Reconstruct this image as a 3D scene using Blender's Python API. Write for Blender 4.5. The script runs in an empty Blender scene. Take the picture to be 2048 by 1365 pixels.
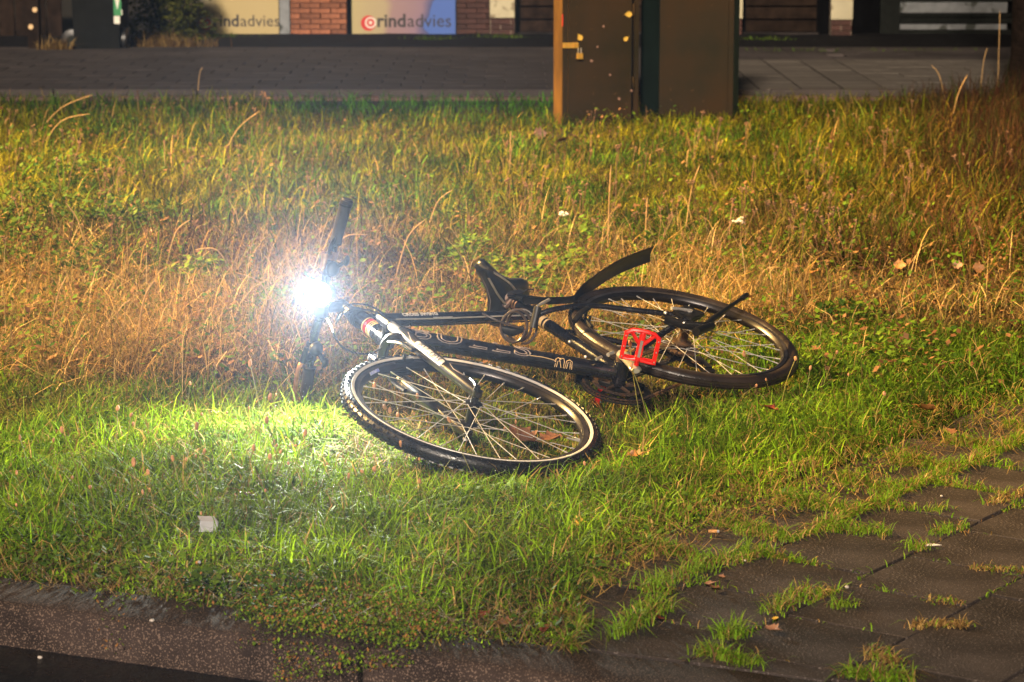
import bpy, bmesh, math, random
import numpy as np
from mathutils import Vector, Matrix

random.seed(7)
rng = np.random.default_rng(11)
scene = bpy.context.scene
COL = scene.collection
PI = math.pi

# ------------------------------------------------------------------ camera, light, exposure
CAM_H, PITCH, FPX = 1.5251, 0.1811, 5101.2
cam_d = bpy.data.cameras.new('camera')
cam = bpy.data.objects.new('camera', cam_d)
COL.objects.link(cam)
cam.location = (0, 0, CAM_H)
cam.rotation_euler = (PI / 2 - PITCH, 0, 0)
cam_d.sensor_width = 36.0
cam_d.lens = FPX / 2048 * 36.0
cam_d.clip_start = 0.1
cam_d.clip_end = 500
cam_d.dof.use_dof = True
cam_d.dof.focus_distance = 7.0
cam_d.dof.aperture_fstop = 8.0
scene.camera = cam

world = bpy.data.worlds.new('World')
scene.world = world
world.use_nodes = True
wn = world.node_tree
bg = wn.nodes['Background']
sky = wn.nodes.new('ShaderNodeTexSky')
sky.sky_type = 'NISHITA'
sky.sun_disc = False
sky.sun_elevation = math.radians(1.5)
sky.sun_rotation = math.radians(200)
wn.links.new(sky.outputs[0], bg.inputs[0])
bg.inputs[1].default_value = 0.010

sun_d = bpy.data.lights.new('fill_sun', 'SUN')  # camera-side night fill, standing in for a distant lamp
sun_d.energy = 1.35
sun_d.angle = math.radians(6)
sun_d.color = (1.0, 0.84, 0.66)
fill_sun = bpy.data.objects.new('fill_sun', sun_d)
COL.objects.link(fill_sun)
fill_sun.rotation_euler = Vector((0.13, 0.88, -0.42)).to_track_quat('-Z', 'Y').to_euler()

STREET_POWER = 27000
STREET_POS = Vector((-13.5, 12.8, 10.4))
STREET_AIM = Vector((0.7, 11.2, 0.0))
HEAD_POWER = 46
HALO_BEAM_POWER = 1000

scene.view_settings.view_transform = 'Standard'
scene.view_settings.look = 'None'
scene.view_settings.gamma = 1
scene.view_settings.use_curve_mapping = False
scene.view_settings.exposure = 1.85
scene.cycles.max_bounces = 5
scene.cycles.diffuse_bounces = 2
scene.cycles.transparent_max_bounces = 4
scene.cycles.use_denoising = True

# ------------------------------------------------------------------ geometry of the view (to place things where they stand)
_c, _s = math.cos(PITCH), math.sin(PITCH)
def ray(u, v):
    x = (u - 1024) / FPX; y = (v - 682.5) / FPX
    return np.array([x, _c - y * _s, -_s - y * _c])
def G(u, v, z=0.0):
    r = ray(u, v); t = (z - CAM_H) / r[2]
    return Vector((r[0] * t, r[1] * t, z))
def AtY(u, v, Y):
    r = ray(u, v); t = Y / r[1]
    return Vector((r[0] * t, Y, CAM_H + r[2] * t))
def uv_of(x, y, z=0.0):
    qz = z - CAM_H
    zc = y * _c - qz * _s; yc = -(y * _s + qz * _c)
    return 1024 + FPX * x / zc, 682.5 + FPX * yc / zc

# ------------------------------------------------------------------ object helpers
def link(name, me, m=None, parent=None, smooth=True, angle=40):
    o = bpy.data.objects.new(name, me)
    COL.objects.link(o)
    if m is not None and me is not None and len(me.materials) == 0:
        for k in (m if isinstance(m, (list, tuple)) else [m]):
            me.materials.append(k)
    if parent is not None:
        o.parent = parent
    return o
def tag(o, label=None, cat=None, group=None, kind=None):
    if label: o['label'] = label
    if cat: o['category'] = cat
    if group: o['group'] = group
    if kind: o['kind'] = kind
    return o
def empty(name, loc=(0, 0, 0), parent=None):
    o = bpy.data.objects.new(name, None)
    COL.objects.link(o)
    o.empty_display_size = 0.1
    o.location = loc
    if parent is not None:
        o.parent = parent
    return o

class MB:
    def __init__(self): self.v = []; self.f = []; self.mi = []; self.cur = 0
    def _add(self, vs, fs):
        b = len(self.v)
        self.v += [tuple(p) for p in vs]
        for f in fs:
            self.f.append(tuple(i + b for i in f)); self.mi.append(self.cur)
    def box(self, lo, hi, M=None, taper=1.0):
        (x0, y0, z0), (x1, y1, z1) = lo, hi
        cx, cy = (x0 + x1) / 2, (y0 + y1) / 2
        t = taper
        X0, X1, Y0, Y1 = cx + (x0 - cx) * t, cx + (x1 - cx) * t, cy + (y0 - cy) * t, cy + (y1 - cy) * t
        vs = [(x0, y0, z0), (x1, y0, z0), (x1, y1, z0), (x0, y1, z0), (X0, Y0, z1), (X1, Y0, z1), (X1, Y1, z1), (X0, Y1, z1)]
        if M is not None: vs = [M @ Vector(p) for p in vs]
        self._add(vs, [(0, 3, 2, 1), (4, 5, 6, 7), (0, 1, 5, 4), (1, 2, 6, 5), (2, 3, 7, 6), (3, 0, 4, 7)])
        return self
    def tube(self, pts, rad, n=10, cap=True, squash=None, up=None):
        pts = [Vector(p) for p in pts]
        if not hasattr(rad, '__len__'): rad = [rad] * len(pts)
        rings = []; prev = None
        for i, p in enumerate(pts):
            d = (pts[min(i + 1, len(pts) - 1)] - pts[max(i - 1, 0)]).normalized()
            if prev is None:
                a = Vector(up) if up is not None else (Vector((0, 1, 0)) if abs(d.y) < .9 else Vector((1, 0, 0)))
            else: a = prev
            a = (a - d * a.dot(d)).normalized(); prev = a
            b = d.cross(a)
            r = rad[i]; ra, rb = (r if not hasattr(r, '__len__') else r[0]), (r if not hasattr(r, '__len__') else r[1])
            rings.append([p + a * (ra * math.cos(2 * PI * k / n)) + b * (rb * math.sin(2 * PI * k / n)) for k in range(n)])
        vs = [p for R in rings for p in R]; fs = []
        for i in range(len(pts) - 1):
            for k in range(n):
                k2 = (k + 1) % n
                fs.append((i * n + k, i * n + k2, (i + 1) * n + k2, (i + 1) * n + k))
        if cap:
            fs.append(tuple(range(n))[::-1]); fs.append(tuple((len(pts) - 1) * n + k for k in range(n)))
        self._add(vs, fs); return self
    def lathe(self, prof, n=64, closed=True, M=None):
        # prof: (radius, y) pairs turned about the y axis
        vs = []; m = len(prof); fs = []
        for i in range(n):
            a = 2 * PI * i / n
            for r, y in prof:
                p = Vector((r * math.cos(a), y, r * math.sin(a)))
                vs.append(M @ p if M is not None else p)
        for i in range(n):
            j = (i + 1) % n
            for k in range(m if closed else m - 1):
                k2 = (k + 1) % m
                fs.append((i * m + k, j * m + k, j * m + k2, i * m + k2))
        self._add(vs, fs); return self
    def ball(self, c, r, n=8, m=6, sc=(1, 1, 1)):
        c = Vector(c); vs = [c + Vector((0, 0, r * sc[2]))]; fs = []
        for i in range(1, m):
            t = PI * i / m
            for k in range(n):
                a = 2 * PI * k / n
                vs.append(c + Vector((r * sc[0] * math.sin(t) * math.cos(a), r * sc[1] * math.sin(t) * math.sin(a), r * sc[2] * math.cos(t))))
        vs.append(c - Vector((0, 0, r * sc[2])))
        for k in range(n): fs.append((0, 1 + k, 1 + (k + 1) % n))
        for i in range(m - 2):
            for k in range(n):
                a = 1 + i * n + k; b = 1 + i * n + (k + 1) % n
                fs.append((a, a + n, b + n, b))
        L = len(vs) - 1
        for k in range(n): fs.append((L, 1 + (m - 2) * n + (k + 1) % n, 1 + (m - 2) * n + k))
        self._add(vs, fs); return self
    def poly(self, vs): self._add(vs, [tuple(range(len(vs)))]); return self
    def mesh(self, name, smooth=True, angle=38):
        me = bpy.data.meshes.new(name)
        me.from_pydata(self.v, [], self.f)
        me.polygons.foreach_set('material_index', self.mi)
        me.validate(); me.update()
        bm = bmesh.new(); bm.from_mesh(me); bmesh.ops.recalc_face_normals(bm, faces=bm.faces); bm.to_mesh(me); bm.free()
        if smooth:
            me.polygons.foreach_set('use_smooth', [True] * len(me.polygons))
            me.set_sharp_from_angle(angle=math.radians(angle))
        return me
    def build(self, name, m, parent=None, smooth=True, angle=38):
        return link(name, self.mesh(name, smooth, angle), m, parent)

def catmull(pts, k=6):
    pts = [Vector(p) for p in pts]; out = []
    for i in range(len(pts) - 1):
        p0 = pts[max(i - 1, 0)]; p1 = pts[i]; p2 = pts[i + 1]; p3 = pts[min(i + 2, len(pts) - 1)]
        for j in range(k):
            t = j / k
            out.append(0.5 * (2 * p1 + (p2 - p0) * t + (2 * p0 - 5 * p1 + 4 * p2 - p3) * t * t + (3 * p1 - p0 - 3 * p2 + p3) * t ** 3))
    out.append(pts[-1]); return out

# ------------------------------------------------------------------ materials
def nodes_of(m):
    m.use_nodes = True
    nt = m.node_tree
    return nt, nt.nodes['Principled BSDF']
def mat(name, col, rough=0.5, metal=0.0, var=0.25, scale=20.0, bump=0.0, bscale=None, speck=None, rand=0.0, coat=0.0, spec=0.5, col2=None, coord='Object', detail=5, rvar=0.0, bdist=.004):
    m = bpy.data.materials.new(name); nt, p = nodes_of(m); L = nt.links
    tc = nt.nodes.new('ShaderNodeTexCoord')
    n1 = nt.nodes.new('ShaderNodeTexNoise'); n1.inputs['Scale'].default_value = scale; n1.inputs['Detail'].default_value = detail
    L.new(tc.outputs[coord], n1.inputs['Vector'])
    r = nt.nodes.new('ShaderNodeMapRange'); r.inputs[1].default_value = .3; r.inputs[2].default_value = .7
    L.new(n1.outputs[0], r.inputs[0])
    mx = nt.nodes.new('ShaderNodeMix'); mx.data_type = 'RGBA'
    c2 = col2 if col2 else tuple(min(1, c * (1 + var)) for c in col)
    c1 = col if col2 else tuple(c * (1 - var) for c in col)
    mx.inputs[6].default_value = (*c1, 1); mx.inputs[7].default_value = (*c2, 1)
    L.new(r.outputs[0], mx.inputs[0])
    out = mx.outputs[2]
    if rand > 0:
        oi = nt.nodes.new('ShaderNodeObjectInfo'); hs = nt.nodes.new('ShaderNodeHueSaturation')
        rr = nt.nodes.new('ShaderNodeMapRange'); rr.inputs[3].default_value = 1 - rand; rr.inputs[4].default_value = 1 + rand
        L.new(oi.outputs['Random'], rr.inputs[0]); L.new(rr.outputs[0], hs.inputs['Value']); L.new(out, hs.inputs['Color']); out = hs.outputs[0]
    if speck:
        sc, thr, scol, amt = speck
        n2 = nt.nodes.new('ShaderNodeTexNoise'); n2.inputs['Scale'].default_value = sc; n2.inputs['Detail'].default_value = 2
        L.new(tc.outputs[coord], n2.inputs['Vector'])
        r2 = nt.nodes.new('ShaderNodeMapRange'); r2.inputs[1].default_value = thr; r2.inputs[2].default_value = thr + .06; r2.inputs[4].default_value = amt
        L.new(n2.outputs[0], r2.inputs[0])
        m2 = nt.nodes.new('ShaderNodeMix'); m2.data_type = 'RGBA'
        L.new(r2.outputs[0], m2.inputs[0]); L.new(out, m2.inputs[6]); m2.inputs[7].default_value = (*scol, 1); out = m2.outputs[2]
    L.new(out, p.inputs['Base Color'])
    p.inputs['Roughness'].default_value = rough; p.inputs['Metallic'].default_value = metal
    p.inputs['Specular IOR Level'].default_value = spec
    if rvar:
        r3 = nt.nodes.new('ShaderNodeMapRange'); r3.inputs[1].default_value = .3; r3.inputs[2].default_value = .7
        r3.inputs[3].default_value = max(.03, rough - rvar); r3.inputs[4].default_value = min(1, rough + rvar)
        L.new(n1.outputs[0], r3.inputs[0]); L.new(r3.outputs[0], p.inputs['Roughness'])
    if coat: p.inputs['Coat Weight'].default_value = coat; p.inputs['Coat Roughness'].default_value = .12
    if bump:
        nb = nt.nodes.new('ShaderNodeTexNoise'); nb.inputs['Scale'].default_value = bscale or scale * 4; nb.inputs['Detail'].default_value = 4
        L.new(tc.outputs[coord], nb.inputs['Vector'])
        b = nt.nodes.new('ShaderNodeBump'); b.inputs['Strength'].default_value = bump; b.inputs['Distance'].default_value = bdist
        L.new(nb.outputs[0], b.inputs['Height']); L.new(b.outputs[0], p.inputs['Normal'])
    return m

def plant_mat(name, rough=.65, trans=.16, spec=.10):
    m = bpy.data.materials.new(name); nt, p = nodes_of(m); L = nt.links
    at = nt.nodes.new('ShaderNodeAttribute'); at.attribute_name = 'tint'
    tc = nt.nodes.new('ShaderNodeTexCoord')
    n1 = nt.nodes.new('ShaderNodeTexNoise'); n1.inputs['Scale'].default_value = 90
    L.new(tc.outputs['Object'], n1.inputs['Vector'])
    r = nt.nodes.new('ShaderNodeMapRange'); r.inputs[1].default_value = .25; r.inputs[2].default_value = .75; r.inputs[3].default_value = .7; r.inputs[4].default_value = 1.25
    L.new(n1.outputs[0], r.inputs[0])
    hs = nt.nodes.new('ShaderNodeHueSaturation'); L.new(at.outputs['Color'], hs.inputs['Color']); L.new(r.outputs[0], hs.inputs['Value'])
    L.new(hs.outputs[0], p.inputs['Base Color'])
    p.inputs['Roughness'].default_value = rough; p.inputs['Specular IOR Level'].default_value = spec
    tr = nt.nodes.new('ShaderNodeBsdfTranslucent'); L.new(hs.outputs[0], tr.inputs['Color'])
    ms = nt.nodes.new('ShaderNodeMixShader'); ms.inputs[0].default_value = trans
    L.new(p.outputs[0], ms.inputs[1]); L.new(tr.outputs[0], ms.inputs[2])
    L.new(ms.outputs[0], nt.nodes['Material Output'].inputs[0])
    return m

M = {}
M['soil'] = mat('soil', (.016, .011, .007), .9, var=.5, scale=6, bump=.9, bscale=60, bdist=.01, col2=(.034, .025, .011))
M['asphalt'] = mat('wet_asphalt', (.006, .006, .007), .4, var=.4, scale=30, bump=.8, bscale=200, bdist=.002, speck=(240, .64, (.07, .06, .05), .8), rvar=.2)
M['concrete'] = mat('kerb_concrete', (.032, .022, .019), .92, var=.5, scale=7, bump=.4, bscale=220, bdist=.0015, speck=(260, .57, (.26, .18, .14), .65), rand=.1, spec=.2)
M['tile'] = mat('paving_concrete', (.037, .029, .027), .7, var=.5, scale=5, bump=1.0, bscale=200, bdist=.003, speck=(190, .60, (.22, .18, .17), .6), rand=.2, spec=.2, rvar=.12, coord='Object')
M['far_tile'] = mat('footpath_concrete', (.056, .045, .042), .8, var=.45, scale=1.3, spec=.2, bump=.5, bscale=80, rand=.13, speck=(45, .62, (.09, .08, .06), .5))
M['edging'] = mat('edging_brick', (.12, .065, .052), .8, var=.3, scale=14, bump=.5, bscale=90, rand=.25)
M['far_asphalt'] = mat('dark_gravel', (.011, .010, .011), .95, spec=.1, var=.5, scale=7, bump=.9, bscale=60)
M['brick'] = mat('red_brick', (.26, .095, .045), .85, var=.3, scale=18, bump=.6, bscale=120, rand=.3)
M['mortar'] = mat('mortar', (.26, .20, .15), .95, var=.2, scale=20, bump=.5)
M['black_wood'] = mat('dark_stained_wood', (.020, .012, .008), .85, spec=.1, var=.5, scale=9, bump=.6, bscale=60, rand=.35)
M['grey_wood'] = mat('grey_painted_wood', (.016, .018, .016), .8, spec=.1, var=.3, scale=12, bump=.4, rand=.25)
M['white_paint'] = mat('flaking_white_paint', (.50, .44, .28), .6, var=.08, scale=8, speck=(7, .60, (.18, .13, .07), .8))
M['pale_board'] = mat('weathered_pale_board', (.20, .21, .22), .65, var=.25, scale=10, speck=(6, .58, (.03, .035, .025), .9))
M['dark_void'] = mat('dark_panel', (.003, .003, .0035), .95, var=.3, scale=10, spec=.05)
M['plinth'] = mat('dark_plinth', (.018, .013, .012), .9, var=.4, scale=10, bump=.5)
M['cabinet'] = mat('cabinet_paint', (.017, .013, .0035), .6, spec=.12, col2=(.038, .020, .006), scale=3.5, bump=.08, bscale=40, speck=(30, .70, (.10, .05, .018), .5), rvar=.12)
M['cabinet_lit_side'] = mat('lamplit_cabinet_side', (.14, .068, .011), .55, var=.45, scale=4, bump=.06, bscale=40)  # street lamp's glow on the cabinet's left side put into the colour
M['cabinet_dark'] = mat('green_black_recess', (.003, .007, .005), .7, spec=.05, var=.3, scale=6)
M['cabinet_edge'] = mat('mossy_green_edge', (.035, .085, .045), .6, var=.4, scale=8)
M['brass'] = mat('yellow_brass', (.75, .42, .07), .35, .6, var=.2, scale=40)
M['steel'] = mat('galvanised_steel', (.55, .52, .48), .38, .8, var=.25, scale=50)
M['bin'] = mat('bin_plastic', (.006, .0065, .006), .7, spec=.1, var=.3, scale=12)
M['green_print'] = mat('green_print', (.02, .23, .07), .5, var=.1, scale=20)
M['white_print'] = mat('white_print', (.75, .72, .62), .5, var=.06, scale=20)
M['bark'] = mat('tree_bark', (.008, .005, .004), .95, spec=.1, var=.5, scale=12, bump=1.0, bscale=30, bdist=.02)
# bicycle
M['frame'] = mat('black_frame_paint', (.010, .010, .015), .24, var=.35, scale=30, coat=.6, bump=.05, bscale=300, speck=(130, .70, (.10, .085, .07), .6), rvar=.08)
M['fork'] = mat('dark_bronze_fork_paint', (.026, .020, .016), .32, .35, var=.25, scale=30, coat=.4, speck=(160, .69, (.16, .12, .08), .6))
M['black_alloy'] = mat('black_alloy', (.014, .013, .014), .3, .3, var=.3, scale=40)
M['black_plastic'] = mat('black_plastic', (.010, .010, .011), .42, var=.3, scale=40, bump=.05)
M['rubber'] = mat('tyre_rubber', (.011, .010, .011), .32, var=.4, scale=25, bump=.25, bscale=160, speck=(90, .68, (.07, .05, .035), .6), rvar=.15)
M['worn_rubber'] = mat('brown_worn_rubber', (.014, .012, .012), .34, var=.4, scale=14, bump=.25, bscale=140, col2=(.034, .022, .018), rvar=.15)
M['stripe'] = mat('pale_reflective_band', (.62, .57, .53), .35, var=.1, scale=30)
M['rim'] = mat('dark_rim', (.018, .015, .016), .3, .5, var=.3, scale=30)
M['rim_track'] = mat('worn_brake_track', (.11, .095, .10), .35, .7, var=.35, scale=30)
M['silver'] = mat('silver_alloy', (.50, .47, .44), .3, .5, var=.15, scale=50)
M['spoke'] = mat('steel_spoke', (.58, .55, .52), .32, .35, var=.1, scale=60)
M['rusty'] = mat('rusty_steel', (.16, .085, .05), .5, .5, var=.5, scale=60, col2=(.06, .05, .045))
M['grip'] = mat('grip_rubber', (.022, .018, .020), .5, var=.3, scale=60, bump=.3, bscale=400)
M['copper'] = mat('brown_clamp_metal', (.30, .15, .07), .4, .6, var=.3, scale=60)
M['saddle'] = mat('black_saddle_cover', (.010, .010, .011), .30, var=.3, scale=60, bump=.08, bscale=500)
M['red'] = mat('red_anodised_alloy', (.80, .016, .010), .3, .2, var=.15, scale=40, speck=(120, .72, (.75, .5, .4), .5))
M['white_ink'] = mat('white_ink', (.42, .40, .39), .4, var=.05, scale=30)
M['pink_ink'] = mat('pale_pink_ink', (.27, .215, .20), .4, var=.08, scale=30)
M['orange_ink'] = mat('cream_orange_ink', (.75, .50, .25), .4, var=.1, scale=30)
M['red_ink'] = mat('red_ink', (.55, .02, .02), .4, var=.1, scale=30)
M['blue_ink'] = mat('blue_white_ink', (.10, .13, .55), .4, scale=60, col2=(.75, .75, .85))
M['cable'] = mat('cable_housing', (.011, .011, .012), .25, var=.2, scale=40)
M['lock_cable'] = mat('brown_black_lock_cable', (.045, .030, .024), .28, var=.3, scale=30, coat=.4)
M['headlight_body'] = mat('headlight_body', (.02, .02, .022), .35, var=.2, scale=30)
M['blade'] = plant_mat('grass_blade')
M['straw'] = plant_mat('dry_straw', .65, .12, .12)
M['leafy'] = plant_mat('weed_leaf', .65, .16, .08)
M['leaf_orange'] = mat('fallen_leaf_orange', (.36, .155, .045), .5, var=.25, scale=30, bump=.3, bscale=120)
M['leaf_brown'] = mat('fallen_leaf_brown', (.20, .085, .04), .55, var=.35, scale=30, bump=.3, bscale=120)
M['leaf_red'] = mat('fallen_leaf_red', (.20, .035, .02), .5, var=.25, scale=30, bump=.3, bscale=120)
M['leaf_pink'] = mat('fallen_leaf_pinkish', (.30, .15, .095), .55, var=.25, scale=30, bump=.3, bscale=120)
M['leaf_yellow'] = mat('fallen_leaf_yellow', (.72, .42, .05), .5, var=.2, scale=30, bump=.2, bscale=120)
M['paper'] = mat('damp_white_paper', (.34, .34, .38), .6, var=.1, scale=30)
M['filter'] = mat('cigarette_filter', (.60, .30, .10), .7, var=.2, scale=60)
M['pebble'] = mat('pale_pebble', (.50, .44, .40), .6, var=.2, scale=40, rand=.2)
M['petal'] = mat('white_petal', (.78, .72, .66), .6, var=.1, scale=60)
def emission(name, col, strength):
    m = bpy.data.materials.new(name); m.use_nodes = True; nt = m.node_tree
    nt.nodes.remove(nt.nodes['Principled BSDF'])
    e = nt.nodes.new('ShaderNodeEmission'); e.inputs[0].default_value = (*col, 1); e.inputs[1].default_value = strength
    nt.links.new(e.outputs[0], nt.nodes['Material Output'].inputs[0]); return m
M['led'] = emission('headlight_led', (.88, .93, 1.0), 60)
M['lantern'] = emission('lantern_glow', (1.0, .62, .25), 20)

# sign print: soft blots of cream, pink and blue across the board
def sign_print(name, stops):
    m = bpy.data.materials.new(name); nt, p = nodes_of(m); L = nt.links
    tc = nt.nodes.new('ShaderNodeTexCoord'); sp = nt.nodes.new('ShaderNodeSeparateXYZ'); L.new(tc.outputs['Generated'], sp.inputs[0])
    n = nt.nodes.new('ShaderNodeTexNoise'); n.inputs['Scale'].default_value = 2.2; L.new(tc.outputs['Generated'], n.inputs['Vector'])
    a = nt.nodes.new('ShaderNodeMath'); a.operation = 'MULTIPLY_ADD'; L.new(n.outputs[0], a.inputs[0]); a.inputs[1].default_value = .42; L.new(sp.outputs[0], a.inputs[2])
    b = nt.nodes.new('ShaderNodeMath'); b.operation = 'MULTIPLY_ADD'; L.new(sp.outputs[2], b.inputs[0]); b.inputs[1].default_value = -.06; L.new(a.outputs[0], b.inputs[2])
    cr = nt.nodes.new('ShaderNodeValToRGB'); el = cr.color_ramp.elements
    while len(el) > 1: el.remove(el[-1])
    el[0].position = stops[0][0]; el[0].color = (*stops[0][1], 1)
    for pos, c in stops[1:]:
        e = el.new(pos); e.color = (*c, 1)
    L.new(b.outputs[0], cr.inputs[0]); L.new(cr.outputs[0], p.inputs['Base Color']); p.inputs['Roughness'].default_value = .5
    return m
M['sign_blue'] = sign_print('sign_print_cream_to_blue', [(.2, (.42, .34, .16)), (.50, (.38, .30, .17)), (.58, (.29, .18, .18)), (.86, (.24, .15, .20)), (1.0, (.04, .06, .19)), (1.0, (.05, .12, .42))])
M['sign_cream'] = sign_print('sign_print_cream', [(.2, (.24, .22, .19)), (.36, (.34, .28, .16)), (.5, (.43, .33, .14)), (1.0, (.44, .34, .15))])

# ------------------------------------------------------------------ the setting
KD = Vector((0.919, -0.394, 0)); KN = Vector((0.394, 0.919, 0))     # kerb direction, and the way to the verge
K0 = G(722, 1302)                                                    # joint of two kerb stones, front top edge
KW = 0.185
def kerb_side(x, y): return (x - K0.x) * KN.x + (y - K0.y) * KN.y    # >KW: verge, <0: road
ROADZ = -0.092

b = MB(); P = [K0 + KD * t + KN * o for t, o in ((-34, -20), (34, -20), (34, .02), (-34, .02))]
b.poly([(p.x, p.y, ROADZ) for p in P]); road = b.build('road', M['asphalt'], smooth=False); tag(road, kind='structure')
b = MB(); P = [K0 + KD * t + KN * o for t, o in ((-33, KW - .02), (26, KW - .02), (33, 44), (-24, 44))]
b.poly([(p.x, p.y, -.022) for p in P]); ground = b.build('ground', M['soil'], smooth=False); tag(ground, kind='structure')

kerb = empty('kerb', K0); tag(kerb, kind='structure')
def kerb_stone_mesh():
    b = MB(); L2 = .494
    prof = [(0, -.16), (-.004, -.02), (.006, -.004), (.022, 0), (KW - .008, 0), (KW, -.008), (KW, -.16)]
    xs = [-L2, -L2 + .006, -L2 / 2, 0, L2 / 2, L2 - .006, L2]
    vs = []
    for i, x in enumerate(xs):
        ins = .004 if i in (0, len(xs) - 1) else 0
        for (n, z) in prof:
            q = KD * x + KN * (n if n < .1 else n) ; vs.append((q.x, q.y, z - (ins if z > -.1 else 0) + random.uniform(-.0015, .0015)))
    m = len(prof); fs = []
    for i in range(len(xs) - 1):
        for k in range(m - 1): fs.append((i * m + k, (i + 1) * m + k, (i + 1) * m + k + 1, i * m + k + 1))
    fs.append(tuple(range(m))); fs.append(tuple((len(xs) - 1) * m + k for k in range(m))[::-1])
    b._add(vs, fs); return b.mesh('kerb_stone', angle=60)
ksm = kerb_stone_mesh()
for k in range(-4, 5):
    o = link('kerb_stone', ksm, M['concrete'], kerb)
    o.location = KD * (k + .5) + Vector((0, 0, random.uniform(-.003, .002)))
    o.rotation_euler = (random.uniform(-.006, .006), random.uniform(-.004, .004), random.uniform(-.004, .004))

# near pavement: concrete tiles in a staggered bond, cut along the kerb
T0 = Vector((.738, 5.394, 0)); TE1 = Vector((.817, -.5766, 0)); TE2 = Vector((.5766, .817, 0)); TS = .2836
EDGE = np.array([(1110, 1330), (1150, 1290), (1168, 1190), (1262, 1124), (1380, 1084), (1480, 1050), (1600, 1010), (1750, 950), (1900, 900), (2048, 862), (2400, 775)])
def edge_v(u): return np.interp(u, EDGE[:, 0], EDGE[:, 1])
pavement = empty('pavement', T0); tag(pavement, kind='structure')
def clip(poly, p0, n):
    out = []
    for i in range(len(poly)):
        a, c = poly[i], poly[(i + 1) % len(poly)]
        da, dc = (a - p0).dot(n), (c - p0).dot(n)
        if da >= 0: out.append(a)
        if da * dc < 0: out.append(a + (c - a) * (da / (da - dc)))
    return out
def tile_mesh(poly, gap=.0045, bev=.0016):
    c = sum(poly, Vector()) / len(poly)
    def inset(d):
        o = []
        for p in poly:
            r = p - c; L = r.length
            o.append(c + r * max(.2, (L - d * 1.35) / L))
        return o
    A, B2 = inset(gap), inset(gap + bev); n = len(poly)
    vs = [(p.x, p.y, -.05) for p in A] + [(p.x, p.y, -bev) for p in A] + [(p.x, p.y, 0) for p in B2]
    fs = [tuple(2 * n + k for k in range(n))]
    for k in range(n):
        k2 = (k + 1) % n
        fs += [(k, k2, n + k2, n + k), (n + k, n + k2, 2 * n + k2, 2 * n + k)]
    b = MB(); b._add(vs, fs); return b.mesh('paving_tile', smooth=False)
full_tile = None
for a in range(-5, 9):
    for c in range(-9, 16):
        off = (.36 if a % 2 else 0.0)
        o = TE1 * (a * TS) + TE2 * ((c + off) * TS)
        poly = [o, o + TE1 * TS, o + TE1 * TS + TE2 * TS, o + TE2 * TS]
        ctr = T0 + o + (TE1 + TE2) * TS / 2
        u, v = uv_of(ctr.x, ctr.y)
        if kerb_side(ctr.x, ctr.y) < -.1 or u < 1080 or u > 2500 or ctr.y < 3.3: continue
        if v < edge_v(u) - 75: continue
        cl = clip(poly, K0 - T0 + KN * (KW + .012), KN)
        if len(cl) < 3: continue
        area = abs(sum(cl[i].x * cl[(i + 1) % len(cl)].y - cl[(i + 1) % len(cl)].x * cl[i].y for i in range(len(cl)))) / 2
        if area < .004: continue
        if area > TS * TS * .999:
            base = o + (TE1 + TE2) * TS / 2
            if full_tile is None: full_tile = tile_mesh([p - base for p in poly])
            t = link('paving_tile', full_tile, M['tile'], pavement); t.location = base
        else:
            base = sum(cl, Vector()) / len(cl)
            t = link('paving_tile', tile_mesh([p - base for p in cl]), M['tile'], pavement); t.location = base
        sink = -.003 if v > edge_v(u) + 60 else -.007
        t.location.z = sink + random.uniform(-.003, .002)
        t.rotation_euler = (random.uniform(-.012, .012), random.uniform(-.012, .012), random.uniform(-.006, .006))

bedp = [(G(1060, 1310).x, G(1060, 1310).y), (K0.x + KD.x * 3.4 + KN.x * KW, K0.y + KD.y * 3.4 + KN.y * KW), (3.6, 8.6), (1.5, 8.6), (G(1380, 1010).x, G(1380, 1010).y), (G(1080, 1150).x, G(1080, 1150).y)]
bb_ = MB(); bb_.poly([(p[0] - T0.x, p[1] - T0.y, -.0135) for p in bedp]); M['joint'] = mat('dark_joint_soil', (.006, .005, .004), .95, var=.5, scale=12, spec=.05); bb_.build('joint_soil', M['joint'], pavement, False)
# far footpath: tiles, a brick edging along the verge, and a dark gravel margin by the buildings
FY0, FY1 = 17.86, 22.6
footpath = empty('footpath', (0, FY0, 0)); tag(footpath, kind='structure')
def slab(w, d, h, bev=.006):
    b = MB()
    b._add([(-w/2, -d/2, -h), (w/2, -d/2, -h), (w/2, d/2, -h), (-w/2, d/2, -h), (-w/2, -d/2, -bev), (w/2, -d/2, -bev), (w/2, d/2, -bev), (-w/2, d/2, -bev),
            (-w/2+bev, -d/2+bev, 0), (w/2-bev, -d/2+bev, 0), (w/2-bev, d/2-bev, 0), (-w/2+bev, d/2-bev, 0)],
           [(8, 9, 10, 11), (0, 1, 5, 4), (1, 2, 6, 5), (2, 3, 7, 6), (3, 0, 4, 7), (4, 5, 9, 8), (5, 6, 10, 9), (6, 7, 11, 10), (7, 4, 8, 11)])
    return b
FT = .30
ftm = slab(FT - .006, FT - .006, .05, .0012).mesh('paving_tile', smooth=False); ftm2 = ftm.copy()
bigm = slab(FT - .016, FT - .002, .05, .0012).mesh('paving_tile', smooth=False)
rows = int((FY1 - FY0 - .0) / FT)
rest = MB(); cnt = 0; seen_ = set()
XA, XB = .1 + FT * 4.5, .1 + FT * 8.5          # four columns of wide slabs laid in line, darker small tiles left of them
M['far_slab'] = mat('pale_footpath_slab', (.125, .106, .088), .8, var=.35, scale=1.6, spec=.2, rand=.10, bump=.4, bscale=80)
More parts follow.
